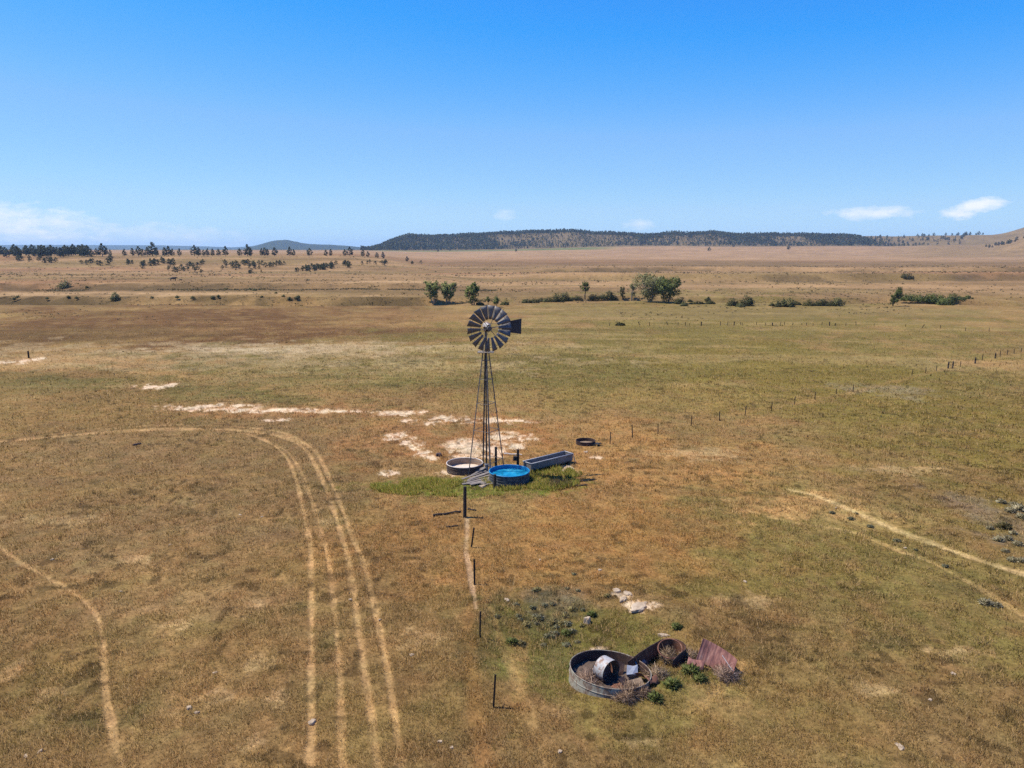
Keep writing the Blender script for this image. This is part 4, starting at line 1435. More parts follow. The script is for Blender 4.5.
# ------------------------------------------------------------------ stock tanks at the windmill
def circle(r, n=64, wob=0.0, seed=1):
    rs = random.Random(seed)
    ph = [rs.uniform(0, 6.28) for _ in range(4)]
    out = []
    for i in range(n):
        a = 2 * math.pi * i / n
        k = 1 + wob * (math.sin(2 * a + ph[0]) + 0.5 * math.sin(3 * a + ph[1]) + 0.3 * math.sin(7 * a + ph[2]))
        out.append((r * k * math.cos(a), r * k * math.sin(a)))
    return out


def open_tank(name, label, loc, r, h, wall, inner, rim, wob=0.004, rimr=0.03, tilt=(0, 0), rings=2, seed=1, cat="stock tank"):
    t = thing(name, label, cat, loc)
    t.rotation_euler = (tilt[0], tilt[1], 0)
    oc = circle(r, 72, wob, seed)
    mb = MB().lathe_wall(oc, -0.25, h, 0.014)
    w = mb.build("wall", wall, t)
    ib = MB().lathe_wall([(x * (1 - 0.018 / r), y * (1 - 0.018 / r)) for x, y in oc], -0.1, h - 0.004, 0.008)
    ib.build("inner_wall", inner, t)
    def ringmb(z, rr, k=1.0):
        m = MB()
        pts = [Vector((x * k, y * k, z)) for x, y in oc]
        vs, fs = [], []
        mm = 6
        n = len(pts)
        for i, p in enumerate(pts):
            d = Vector((p.x, p.y, 0)).normalized()
            for j in range(mm):
                b = 2 * math.pi * j / mm
                vs.append(p + d * (rr * math.cos(b)) + Vector((0, 0, rr * math.sin(b))))
        for i in range(n):
            for j in range(mm):
                fs.append((i * mm + j, ((i + 1) % n) * mm + j, ((i + 1) % n) * mm + (j + 1) % mm, i * mm + (j + 1) % mm))
        return m.add(vs, fs)
    ringmb(h, rimr).build("rim", rim, t, True)
    for q in range(rings):
        ringmb(h * (q + 1) / (rings + 1), 0.014, 1.002).build("hoop", wall, w, True)
    return t


def gz(x, y):
    return Vector((x, y, float(H(x, y))))


bt = open_tank("stock_tank", "round bright blue stock tank holding water, right of the windmill foot", gz(-0.15, 39.75), 1.14, 0.64, M_BLUEOUT, M_BLUE, M_BLUE, rimr=0.032, rings=3)
MB().disc((0, 0, 0.44), 1.11).build("water", M_WATER, bt)
lt = open_tank("stock_tank", "round brown stock tank with pale rim and dry mud floor, left of the windmill foot", gz(-2.84, 42.0), 1.08, 0.47, M_BROWNWALL, M_TANWALL, M_PALERIM, rimr=0.028, seed=3)
MB().disc((0, 0, 0.10), 1.09, bumps=0.015).build("mud_floor", M_MUD, lt, True)
rt = open_tank("sunken_tank", "small shallow round ring tank sunk in the grass beyond the long trough", gz(*G(585.5, 444)[:2]), 0.66, 0.24, M_DARKRUST, M_DARKRUST, M_DARKRUST, rings=0, rimr=0.02, seed=4)
MB().disc((0, 0, 0.03), 0.63, bumps=0.01).build("dirt_floor", M_DIRT, rt, True)
pc = gz(*G(597, 446)[:2])
mb = MB()
for k in range(26):
    a, r = random.uniform(0, 6.28), random.uniform(0, 0.22)
    c = (math.cos(a) * r * 1.6, math.sin(a) * r, random.uniform(0.02, 0.16))
    mb.box(c, (random.uniform(0.1, 0.3), random.uniform(0.05, 0.16), random.uniform(0.02, 0.06)), Euler((random.uniform(-.5, .5), random.uniform(-.5, .5), random.uniform(0, 3))).to_matrix())
o = mb.build("debris_heap", M_RUBBER)
o.location = pc
tag(o, "small dark heap of scrap touching the right side of the shallow ring tank", "scrap heap")


def build_trough():
    p0, p1 = Vector((0.90, 41.55, 0)), Vector((3.55, 43.75, 0))
    mid = (p0 + p1) / 2
    L_ = (p1 - p0).length
    ang = math.atan2(p1.y - p0.y, p1.x - p0.x)
    t = thing("water_trough", "long grey steel water trough running off behind the blue tank", "trough", gz(mid.x, mid.y), ang)
    w, z0, z1, th = 0.74, 0.10, 0.62, 0.012
    prof = [(-w / 2, z1), (-w / 2 + 0.03, z0 + 0.12), (-w / 2 + 0.12, z0), (w / 2 - 0.12, z0), (w / 2 - 0.03, z0 + 0.12), (w / 2, z1)]
    inn = [(y * (1 - 2 * th / w), z + (th if z < z1 else 0)) for y, z in prof]
    mb = MB()
    n = len(prof)
    for pr in (prof, inn):
        vs = [(x, y, z) for x in (-L_ / 2, L_ / 2) for y, z in pr]
        mb.add(vs, [(i, i + 1, n + i + 1, n + i) for i in range(n - 1)])
    for x in (-L_ / 2, L_ / 2):
        for dx in (0, th if x < 0 else -th):
            mb.add([(x + dx, y, z) for y, z in prof], [tuple(range(n))])
    mb.build("trough_body", M_TROUGH, t)
    mb = MB()
    for s in (-1, 1):
        mb.tube((-L_ / 2 - 0.02, s * w / 2, z1), (L_ / 2 + 0.02, s * w / 2, z1), 0.03, n=8)
        mb.tube((s * L_ / 2, -w / 2, z1 + 0.001), (s * L_ / 2, w / 2, z1 + 0.001), 0.03, n=8)
    mb.build("rim", M_TROUGHRIM, t, True)
    MB().box((0, 0, z0 + 0.10), (L_ - 0.06, w - 0.14, 0.008)).build("silt", M_TROUGH, t)
    for x in (-L_ / 2 + 0.35, 0, L_ / 2 - 0.35):
        MB().box((x, 0, z0 - 0.03), (0.09, w * 0.9, 0.24)).build("bearer", M_DARKWOOD, t)
    for s in (-1, 1):
        MB().tube((L_ / 2 + 0.03, s * 0.33, z1), (L_ / 2 + 0.28, s * 0.36, -0.1), 0.022, n=6).build("end_brace", M_TROUGHRIM, t)
    for x in np.linspace(-L_ / 2 + 0.5, L_ / 2 - 0.5, 4):
        MB().tube((float(x), -w / 2 - 0.012, z1 - 0.03), (float(x), -w / 2 + 0.02, z0 + 0.12), 0.014, n=5).build("side_rib", M_TROUGH, t)


build_trough()


def wood_post(label, px, ytop, dist, r=0.085, cap=None, lean=(0, 0)):
    p = at(px, dist)
    dep = dist * CP + (CAM_H - 0.5) * SP
    r_ = ray(px, ytop)
    tt = p.y / r_[1]
    h = CAM_H + r_[2] * tt - p.z
    t = thing("wooden_post", label, "post", p)
    mb = MB()
    n = 10
    pts = [Vector((lean[0] * k / 4, lean[1] * k / 4, -0.3 + (h + 0.3) * k / 4)) for k in range(5)]
    mb.path(pts, [r * 1.05, r, r * 0.98, r * 0.95, r * 0.9], n)
    mb.build("shaft", M_DARKWOOD, t)
    if cap:
        cap(t, h)
    return t


def float_box(t, h):
    MB().box((-0.16, -0.08, h - 0.52), (0.24, 0.2, 0.26)).build("valve_box", M_DARKWOOD, t, bevel=0.01)


wood_post("dark wooden post behind the blue tank with a dark box on its left side", 518, 449.5, 41.75, 0.085, float_box)
wood_post("dark wooden post between the windmill leg and the left rim of the blue tank", 495.6, 447, 41.95, 0.08)
wood_post("short dark wooden post in front of the blue tank's left edge", 494.5, 474.5, 38.45, 0.09)
wood_post("thick dark fence corner post standing alone in the grass below the windmill", 463.5, 486.5, 34.15, 0.088, lean=(0.03, 0))


def lying(name, label, cat, a, b, r, mat, z=0.03):
    pa, pb = gz(*G(*a)[:2]), gz(*G(*b)[:2])
    pa.z += z
    pb.z += z
    m = (pa + pb) / 2
    mb = MB()
    pts = [(pa - m).lerp(pb - m, k / 5) + Vector((0, 0, 0.02 * math.sin(k * 2.1))) for k in range(6)]
    mb.path(pts, [r * (1 - 0.06 * k) for k in range(6)], 8)
    o = mb.build(name, mat)
    o.location = m
    return tag(o, label, cat)


lying("fallen_post_or_shadow", "long dark fallen post lying left of the fence corner post", "post", (433, 516.5), (461, 513), 0.06, M_DARKWOOD, 0.06)
lying("fallen_post_or_shadow", "short dark stick lying below the long fallen post", "post", (446, 527), (458, 526), 0.045, M_DARKWOOD)
lying("fallen_post_or_shadow", "dark stub lying just right of the fence corner post", "post", (468, 510.5), (476, 512), 0.06, M_DARKWOOD)
lying("fallen_post_or_shadow", "dark pole lying in the grass right of the dry brush, the upper of two", "post", (578, 482.5), (595, 480.5), 0.05, M_DARKWOOD)  # no real pole: dark bar added as the windmill tail's shadow
lying("fallen_post_or_shadow", "dark pole lying in the grass right of the dry brush, the lower of two", "post", (574, 487), (588, 486), 0.06, M_DARKWOOD)  # second dark bar added for the tail's shadow
lying("fallen_post_or_shadow", "pale bent pipe lying on the bare ground behind the windmill foot", "pipe", (504, 455), (522, 456), 0.05, M_PALERIM, 0.1)


# planks strewn round the windmill foot
PL = "weathered grey plank in the loose heap at the windmill foot"
for i, (px, py, L_, w, rz, rx, z) in enumerate([(474, 478, 1.7, 0.18, 38, 6, 0.16), (477, 481, 1.8, 0.2, 35, 3, 0.12), (481, 482, 1.9, 0.2, 33, 2, 0.10), (484, 484.5, 1.7, 0.18, 30, 0, 0.09), (478, 485, 1.2, 0.16, 8, 0, 0.06), (488, 486.5, 1.1, 0.14, 25, 4, 0.08),
                                                (490, 481, 1.1, 0.14, 70, 8, 0.2), (486, 476, 1.2, 0.12, -20, 5, 0.22), (480, 476, 1.3, 0.14, 42, 14, 0.3), (472, 481, 1.3, 0.24, 44, 2, 0.08), (475, 484, 1.5, 0.26, 20, 1, 0.06), (481, 479, 1.6, 0.24, 40, 5, 0.2), (487, 484, 1.0, 0.24, 60, 3, 0.12), (483, 474, 1.0, 0.16, 10, 18, 0.35), (470, 484, 0.9, 0.2, -15, 1, 0.06)]):
    p = gz(*G(px, py)[:2])
    o = MB().box((0, 0, 0), (L_, w, 0.045)).build("plank", M_WOOD, None, bevel=0.006)
    o.location = (p.x, p.y, p.z + z)
    o.rotation_euler = (0, -math.radians(rx), math.radians(rz))
    tag(o, PL, "plank", "planks at the windmill foot")
for i, (px, py, r, lab) in enumerate([(482.5, 486.5, 0.14, "pale stone in front of the plank heap"), (433, 455, 0.15, "dark lump of scrap at the lower end of the white crust")]):
    pass


# ------------------------------------------------------------------ rocks
def rock(label, px, py, sx, sy, sz, seed, mat=M_ROCK, group=None):
    rs = random.Random(seed)
    bm = bmesh.new()
    bmesh.ops.create_icosphere(bm, subdivisions=3, radius=1.0)
    ph = [rs.uniform(0, 9) for _ in range(6)]
    for v in bm.verts:
        c = v.co
        k = 1 + 0.16 * math.sin(3 * c.x + ph[0]) + 0.14 * math.sin(4 * c.y + ph[1]) + 0.10 * math.sin(7 * c.x + 5 * c.y + ph[2]) + 0.05 * math.sin(13 * c.z + 9 * c.x + ph[3])
        v.co = Vector((c.x * sx * k, c.y * sy * k, max(-0.3, min(0.62, c.z * k)) * sz))
    me = bpy.data.meshes.new("rock")
    bm.to_mesh(me)
    bm.free()
    me.materials.append(mat)
    p = P(px, py)
    o = link("rock", me, None, (p.x, p.y, p.z))
    o.rotation_euler = (0, 0, rs.uniform(0, 6))
    return tag(o, label, "rock", group)


rock("large flat pale rock slab on the bank above the torn oblong tank", 639, 607, 0.48, 0.26, 0.12, 1)
rock("flat pale rock behind the large slab, nearest to it on the left", 623, 600, 0.22, 0.12, 0.12, 2)
rock("pale rock of the bank, farthest back of the three behind the slab", 617, 591, 0.18, 0.12, 0.1, 3)
rock("pale rock of the bank, right one of the three behind the slab", 628, 594, 0.22, 0.12, 0.1, 4)
rock("upright pale rock with a dark shadow side in the hollow above the round rusty tank", 587, 623, 0.11, 0.10, 0.34, 5)
rock("white stone between the left foot path and the wheel ruts, larger of the pair", 189.5, 709, 0.10, 0.08, 0.12, 6)
rock("white stone touching the larger one left of the wheel ruts, smaller of the pair", 197, 713, 0.08, 0.06, 0.07, 7)
rock("pale rock in the bare strip behind the torn oblong tank", 664, 636, 0.22, 0.09, 0.1, 8)
rock("pale stone alone at the hollow's left edge, beside the fence line", 507, 600, 0.11, 0.08, 0.07, 9)
rock("pale stone in front of the plank heap at the windmill foot", 483, 487, 0.16, 0.12, 0.16, 10)
rock("whitish stone on the leftmost wheel rut near the bottom of the photo", 312.5, 722, 0.11, 0.08, 0.08, 11)
rock("pale flat stone near the bottom edge in the right foreground", 900, 747, 0.13, 0.09, 0.06, 12)
rock("small pale stone in the right foreground, above the other pale stones", 953, 674, 0.09, 0.07, 0.06, 13)
rock("pale stone in the shade strip in front of the shallow ring tank", 586, 452, 0.25, 0.12, 0.06, 14)
rock("pale flat stone at the near foot of the trough's far end", 569, 468, 0.4, 0.25, 0.08, 15)
rock("dark rounded lump at the lower end of the white crust left of the tanks", 439, 455.5, 0.28, 0.16, 0.26, 16, M_DARKRUST)
rock("small dark stone lying alone inside the bend of the left track", 137, 445, 0.22, 0.15, 0.18, 17, M_DARKRUST)
ST = ("small pale stone lying in the foreground grass", "rock", "small stones in the grass")
for i, (px, py) in enumerate([(26, 757), (40, 752), (52, 560), (170, 545), (240, 515), (262, 517), (121, 592), (380, 620), (412, 655), (440, 742), (836, 508), (930, 700), (560, 752), (452, 748), (215, 673), (905, 548), (745, 582), (600, 570), (540, 560), (350, 600)]):
    rock(ST[0], px, py, random.uniform(0.05, 0.09), random.uniform(0.04, 0.07), random.uniform(0.04, 0.07), 30 + i, group=ST[2])


# ------------------------------------------------------------------ fence posts
def t_post_mesh(h, w=0.045):
    mb = MB()
    mb.box((0, 0, h / 2 - 0.2), (w * 1.6, 0.014, h + 0.4)).box((0, -w / 2 - 0.008, h / 2 - 0.2), (0.014, w, h + 0.4))
    for k in range(int(h / 0.12)):
        mb.box((0, 0.013, 0.1 + k * 0.12), (0.02, 0.012, 0.03))
    return mb


def t_post(label, px, ybase, ytop, group=None, w=0.045, mat=None, lean=0.0):
    p = P(px, ybase)
    r = ray(px, ytop)
    tt = p.y / r[1]
    h = CAM_H + r[2] * tt - p.z
    t = t_post_mesh(max(0.4, h), w).build("fence_post", mat or M_POST)
    t.location = p
    t.rotation_euler = (0, lean, random.uniform(-0.6, 0.6))
    return tag(t, label, "fence post", group)


t_post("thin dark steel fence post nearest the camera, left of the round rusty tank", 493.5, 707, 674, w=0.034, lean=0.06)
t_post("thin dark steel fence post, second nearest of the line of four below the corner post", 480, 637, 611, w=0.034, lean=0.03)
t_post("thin dark steel fence post, third nearest of the line below the corner post", 474.5, 584, 559, w=0.05)
t_post("short leaning fence post just below the corner post, farthest of the line of four", 471.5, 547, 527, w=0.045, lean=0.14)
FA = ("thin fence post in the row slanting away to the right beyond the shallow ring tank", "fence posts slanting to the right")
FAR_A = [(610, 444, 432), (632.5, 438, 425), (658, 434, 424), (691, 426, 416), (719.5, 421, 411), (745, 416, 406), (771.5, 411, 401.5), (794.5, 404.5, 396.5), (815, 400, 392), (836, 394, 389), (853, 392, 384.5),
         (912, 375, 369), (925.5, 373, 367), (936, 371, 365.5), (960, 367, 361)]
for (px, yb, yt) in FAR_A:
    t_post(FA[0], px, yb, yt, FA[1], w=0.042, lean=random.uniform(-0.07, 0.07))
FB = ("thick dark wooden post in the far right part of the slanting fence row", "thick posts of the slanting fence")
for (px, yb, yt, r) in [(948, 368.5, 362, 0.085), (952.5, 368.5, 361.5, 0.08), (975, 363.5, 357.5, 0.09), (995, 358.5, 353, 0.08)]:
    p = P(px, yb)
    h = metres(yb - yt, p) * 1.03
    o = MB().path([Vector((0, 0, -0.3)), Vector((0.01, 0, h * 0.5)), Vector((0.02, 0, h))], [r, r * 0.95, r * 0.88], 10).build("wooden_post", M_DARKWOOD, None, True)
    o.location = p
    tag(o, FB[0], "post", FB[1])
for (px, yb, yt) in [(982, 360.5, 354.5), (1000, 356.5, 351), (1007, 355, 350), (1014, 354, 349), (1021, 352.5, 348)]:
    t_post(FA[0], px, yb, yt, FA[1], w=0.05, lean=random.uniform(-0.07, 0.07))
FC = ("small dark fence post in the far straight row across the green flat", "fence posts across the green flat")
for px in [608, 622, 640, 650, 668, 676, 684, 691, 700, 720, 726, 732, 739, 744, 757, 766, 772, 779, 786, 793, 800, 807, 814, 821, 828, 836, 845, 857, 875, 905, 922, 942, 966, 991]:
    yb = 325.5 if px < 870 else 325.5 + (px - 870) * 0.05
    if px in (640, 668, 922):
        t_post(FC[0], px, yb + random.uniform(-0.5, 0.5), yb - 4.2, FC[1], w=0.07, lean=random.choice((-0.5, 0.5)))
    else:
        t_post(FC[0], px + random.uniform(-2, 2), yb + random.uniform(-0.6, 0.6), yb - random.uniform(2.2, 4.2), FC[1], w=random.choice((0.05, 0.06, 0.06, 0.11)), lean=random.uniform(-0.16, 0.16))
FD = ("small dark post at the brown field's edge on the left", "posts on the left field edge")
t_post("lone dark post by the white crust at the left edge of the photo", 29, 358, 351, w=0.14)


# ------------------------------------------------------------------ scrap heap in the foreground
def build_scrap():
    c = gz(3.0, 20.4)
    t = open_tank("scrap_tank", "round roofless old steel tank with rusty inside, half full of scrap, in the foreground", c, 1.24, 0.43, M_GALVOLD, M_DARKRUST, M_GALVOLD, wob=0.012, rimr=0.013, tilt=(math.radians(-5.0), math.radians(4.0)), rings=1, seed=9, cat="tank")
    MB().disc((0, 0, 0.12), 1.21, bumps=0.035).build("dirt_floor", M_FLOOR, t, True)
    base = c
    # open drum lying on its side
    ax = Vector((0.62, -0.78, 0.05)).normalized()
    up = Vector((0, 0, 1))
    sd = ax.cross(up).normalized()
    R_, Ln = 0.36, 0.42
    mid = Vector((base.x - 0.10, base.y - 0.05, base.z + 0.11 + R_))
    n = 40

    def ring(s, r):
        return [mid * 0 + ax * s + (sd * math.cos(2 * math.pi * i / n) + up * math.sin(2 * math.pi * i / n) * 0.97) * r for i in range(n)]
    d = thing("open_drum", "pale open-ended metal drum lying on its side inside the round rusty tank", "drum", mid)
    for nm, rr, mt in (("shell", R_, M_BRIGHT), ("lining", R_ - 0.012, M_RUST)):
        a, b = ring(-Ln / 2, rr), ring(Ln / 2, rr)
        MB().add(a + b, [(i, (i + 1) % n, n + (i + 1) % n, n + i) for i in range(n)]).build(nm, mt, d, True)
    for s in (-Ln / 2, Ln / 2):
        vs = ring(s, R_ + 0.012) + ring(s, R_ - 0.02)
        MB().add(vs, [(i, (i + 1) % n, n + (i + 1) % n, n + i) for i in range(n)]).build("hoop", M_DARKRUST, d)
    # broken bottom plate inside the drum
    pts = [(0.0, -0.40), (0.30, -0.25), (0.1, 0.12), (-0.16, 0.30), (-0.32, 0.0), (-0.26, -0.28)]
    vs = [ax * (-0.05) + sd * -x + up * z for x, z in pts]
    vs += [v - ax * 0.012 for v in vs]
    k = len(pts)
    MB().add(vs, [tuple(range(k)), tuple(range(2 * k - 1, k - 1, -1))] + [(i, k + i, k + (i + 1) % k, (i + 1) % k) for i in range(k)]).build("broken_end", M_REDRUST, d)
    # bent blue-grey box of sheet metal
    bx = thing("metal_box", "small blue-grey bent metal box tipped inside the round rusty tank", "box", (base.x + 0.74, base.y + 0.05, base.z + 0.33), math.radians(-28))
    bx.rotation_euler = (math.radians(34), math.radians(-14), math.radians(-20))
    mbl = mat_mottled("blue_grey_sheet", [(0.3, (0.11, 0.125, 0.16)), (0.6, (0.20, 0.22, 0.27)), (0.75, (0.17, 0.11, 0.08))], 6, 0.6, 0.1)
    MB().add([(-0.17, -0.15, 0.10), (0.02, -0.16, 0.14), (0.18, -0.13, 0.06), (-0.16, 0.15, 0.12), (0.03, 0.14, 0.07), (0.17, 0.16, 0.10), (-0.18, -0.17, -0.12), (0.03, -0.15, -0.13), (0.17, -0.18, -0.11), (-0.19, 0.16, -0.12)], [(0, 1, 4, 3), (1, 2, 5, 4), (6, 7, 1, 0), (7, 8, 2, 1), (6, 0, 3, 9)]).build("shell", mbl, bx)
    MB().path([Vector((-0.18, 0.16, 0.12)), Vector((-0.05, 0.32, 0.30)), Vector((0.15, 0.34, 0.28)), Vector((0.2, 0.17, 0.12))], [0.008] * 4, 5).build("handle", M_DARKRUST, bx)
    # rusty flat plates in the tank's right half
    for i, (dx, dy, z, rx, ry, rz, sx, sy, lab) in enumerate([(0.72, -0.48, 0.20, 18, -10, 10, 0.55, 0.42, "tan dented sheet lying in the right part of the round rusty tank"), (0.42, -0.42, 0.26, 40, 20, 60, 0.5, 0.34, "dark rusty plate leaning on the drum inside the round tank")]):
        o = MB().box((0, 0, 0), (sx, sy, 0.012)).build("metal_sheet", (M_DIRT, M_DARKRUST)[i])
        o.location = (base.x + dx, base.y + dy, base.z + z)
        o.rotation_euler = (math.radians(rx), math.radians(ry), math.radians(rz))
        tag(o, lab, "metal sheet")
    for i, (dx, dy, z, rx, ry, rz, sx, sy, mt, lab) in enumerate([(0.25, 0.35, 0.30, 50, 30, 15, 0.6, 0.4, M_DARKRUST, "dark rusty plate standing behind the drum inside the round tank"),
                                                                  (0.95, -0.1, 0.28, -20, 35, 40, 0.4, 0.3, M_RUST, "orange rusty plate against the right wall inside the round tank"),
                                                                  (0.15, -0.62, 0.20, 25, -15, -30, 0.45, 0.3, M_RUST, "orange rusty plate below the drum's open end inside the round tank")]):
        mb = MB()
        vs = [((u - 1.5) / 3 * sx, (v - 1) / 2 * sy, 0.05 * math.sin(u * 2.1 + v + i)) for v in range(3) for u in range(4)]
        mb.add(vs, [(v * 4 + u, v * 4 + u + 1, v * 4 + u + 5, v * 4 + u + 4) for v in range(2) for u in range(3)])
        o = mb.build("metal_sheet", mt)
        so = o.modifiers.new("sheet", 'SOLIDIFY')
        so.thickness = 0.006
        o.location = (base.x + dx, base.y + dy, base.z + z)
        o.rotation_euler = (math.radians(rx), math.radians(ry), math.radians(rz))
        tag(o, lab, "metal sheet")
    # oblong tank, near side torn away
    tank = thing("oblong_tank", "torn oblong dark rusty tank with one rounded end, right of the round tank", "tank", gz(4.75, 21.25))
    o0 = Vector((4.75, 21.25, 0))
    dirv = Vector((0.80, 0.60, 0)).normalized()
    nv = Vector((-dirv.y, dirv.x, 0))
    rr = 0.44
    endc = Vector((5.15, 21.45, 0)) - o0
    outline = []
    outline.append(endc + nv * rr - dirv * 1.55)
    outline.append(endc + nv * rr * 1.02 - dirv * 1.0)
    outline.append(endc + nv * rr * 1.02 - dirv * 0.5)
    for k in range(15):
        a = math.pi / 2 - math.pi * k / 14
        outline.append(endc + nv * math.sin(a) * rr + dirv * math.cos(a) * rr)
    outline.append(endc - nv * rr - dirv * 0.18)
    outline.append(endc - nv * rr * 0.92 - dirv * 0.42)
    top = [0.32, 0.44, 0.5] + [0.54] * 15 + [0.5, 0.36]
    for nm, off, mt in (("wall", 0.0, M_DARKRUST), ("inner_wall", 0.014, M_RUST)):
        vs = []
        for p_, h_ in zip(outline, top):
            q = p_ - (p_ - endc).normalized() * off if (p_ - endc).length > 0.01 else p_
            vs.append((q.x, q.y, -0.2))
        for p_, h_ in zip(outline, top):
            q = p_ - (p_ - endc).normalized() * off
            vs.append((q.x, q.y, h_))
        m_ = len(outline)
        MB().add(vs, [(i, i + 1, m_ + i + 1, m_ + i) for i in range(m_ - 1)]).build(nm, mt, tank, True)
    mb = MB()
    pts = [Vector((p_.x, p_.y, h_)) for p_, h_ in zip(outline, top)]
    mb.path(pts, [0.014] * len(pts), 6)
    mb.build("rim", M_DARKRUST, tank, True)
    # rusty ring lying inside the rounded end
    ring_o = MB().torus((0, 0, 0), 0.38, 0.022, 40, 6, Euler((math.radians(20), math.radians(-8), 0)).to_matrix()).build("hoop", M_RUST, None, True)
    ring_o.location = (5.08, 21.38, gz(5.08, 21.38).z + 0.44)
    tag(ring_o, "rusty hoop lying tilted inside the rounded end of the torn oblong tank", "hoop")
    # curved red-brown sheet
    sh = thing("curved_sheet", "curved red-brown rusty sheet leaning in dry grass at the right end of the scrap", "metal sheet", gz(6.35, 21.0))
    R2, hh = 0.80, 0.74
    vs, fs = [], []
    na, nz_ = 22, 4
    for j in range(nz_ + 1):
        for i in range(na + 1):
            a = math.radians(-46 + 92 * i / na)
            x, y = R2 * math.sin(a), R2 * (1 - math.cos(a))
            rib = 0.006 * math.sin(i * 2.2)
            vs.append((x, -y * 0.75 + rib, hh * j / nz_ * (1 - 0.20 * ((i / na) - 0.2) ** 2 * 3)))
    for j in range(nz_):
        for i in range(na):
            a = j * (na + 1) + i
            fs.append((a, a + 1, a + na + 2, a + na + 1))
    o = MB().add(vs, fs).build("sheet", M_REDRUST, sh)
    so = o.modifiers.new("sheet", 'SOLIDIFY')
    so.thickness = 0.01
    o.rotation_euler = (math.radians(-48), math.radians(8), math.radians(-28))
    o.location = (0, -0.25, 0.02)
    MB().tube((0.2, -0.3, 0.5), (0.55, -0.65, 0.02), 0.012, n=5).build("strut", M_PALERIM, sh)
    for i, (x_, y_, sx, sy, rz, rx, mt, lab) in enumerate([(4.25, 19.95, 0.42, 0.26, 30, 24, M_RUST, "orange rusty scrap plate lying between the round tank and the green weeds"),
                                                           (5.75, 20.75, 0.5, 0.3, -20, 30, M_REDRUST, "red-brown scrap plate leaning in front of the oblong tank's rounded end"),
                                                           (4.15, 21.2, 0.6, 0.36, 50, 55, M_STEEL, "grey bent sheet inside the torn left part of the oblong tank")]):
        mb = MB()
        vs = [((u - 2) / 4 * sx, (v - 1) / 2 * sy, 0.06 * math.sin(u * 1.4 + v + i)) for v in range(3) for u in range(5)]
        mb.add(vs, [(v * 5 + u, v * 5 + u + 1, v * 5 + u + 6, v * 5 + u + 5) for v in range(2) for u in range(4)])
        o = mb.build("metal_sheet", mt, None, True)
        so = o.modifiers.new("sheet", 'SOLIDIFY')
        so.thickness = 0.006
        o.location = gz(x_, y_) + Vector((0, 0, 0.16))
        o.rotation_euler = (math.radians(rx), math.radians(10), math.radians(rz))
        tag(o, lab, "metal sheet")
    # dry brush
    tumble("tumbleweed", "heap of dry brown twigs against the front of the round rusty tank", "tumbleweed", gz(3.35, 19.2), 1, 0.36, DARKDRY, 0.9, 900)
    tumble("tumbleweed", "greyish dry twig heap right of the brown one before the round rusty tank", "tumbleweed", gz(3.85, 19.4), 2, 0.28, DARKDRY * 0.9, 0.8, 600)
    tumble("tumbleweed", "pale tan dry grass clump between the round and the oblong tank", "tumbleweed", gz(4.5, 20.45), 3, 0.36, DRY, 0.8, 800)
    tumble("tumbleweed", "pinkish dry grass clump in front of the curved red-brown sheet", "tumbleweed", gz(6.6, 20.5), 4, 0.40, PINKDRY, 0.7, 900)
    tumble("tumbleweed", "brown dead weeds filling the rounded end of the torn oblong tank", "tumbleweed", gz(5.05, 21.4) + Vector((0, 0, 0.12)), 5, 0.34, DRY * 0.85, 0.8, 700)
    tumble("tumbleweed", "pinkish dead twigs lying in the left half of the round rusty tank", "tumbleweed", base + Vector((-0.62, -0.15, 0.12)), 6, 0.46, PINKDRY, 0.5, 900)
    tumble("tumbleweed", "dry weeds in the near right part of the round rusty tank", "tumbleweed", base + Vector((0.5, -0.6, 0.12)), 7, 0.34, DARKDRY, 0.6, 500)
    tumble("tumbleweed", "tan dry clump between the oblong tank and the curved red-brown sheet", "tumbleweed", gz(5.75, 21.35), 8, 0.32, DRY, 1.0, 500)


build_scrap()
p = gz(*G(556, 487)[:2])
tumble("wheel_shadow_twigs", "dark dead brush pile in the grass in front of the long trough", "shadow stand-in", p, 20, 0.62, DARKDRY * 0.4, 0.45, 900)  # dark twigs added in place of the windmill wheel's cast shadow
p = gz(*G(566, 486)[:2])
tumble("wheel_shadow_twigs", "smaller dark dead brush touching the right side of the brush pile", "shadow stand-in", p, 21, 0.42, DARKDRY * 0.4, 0.4, 500)  # right end of the wheel's shadow, also made of dark twigs


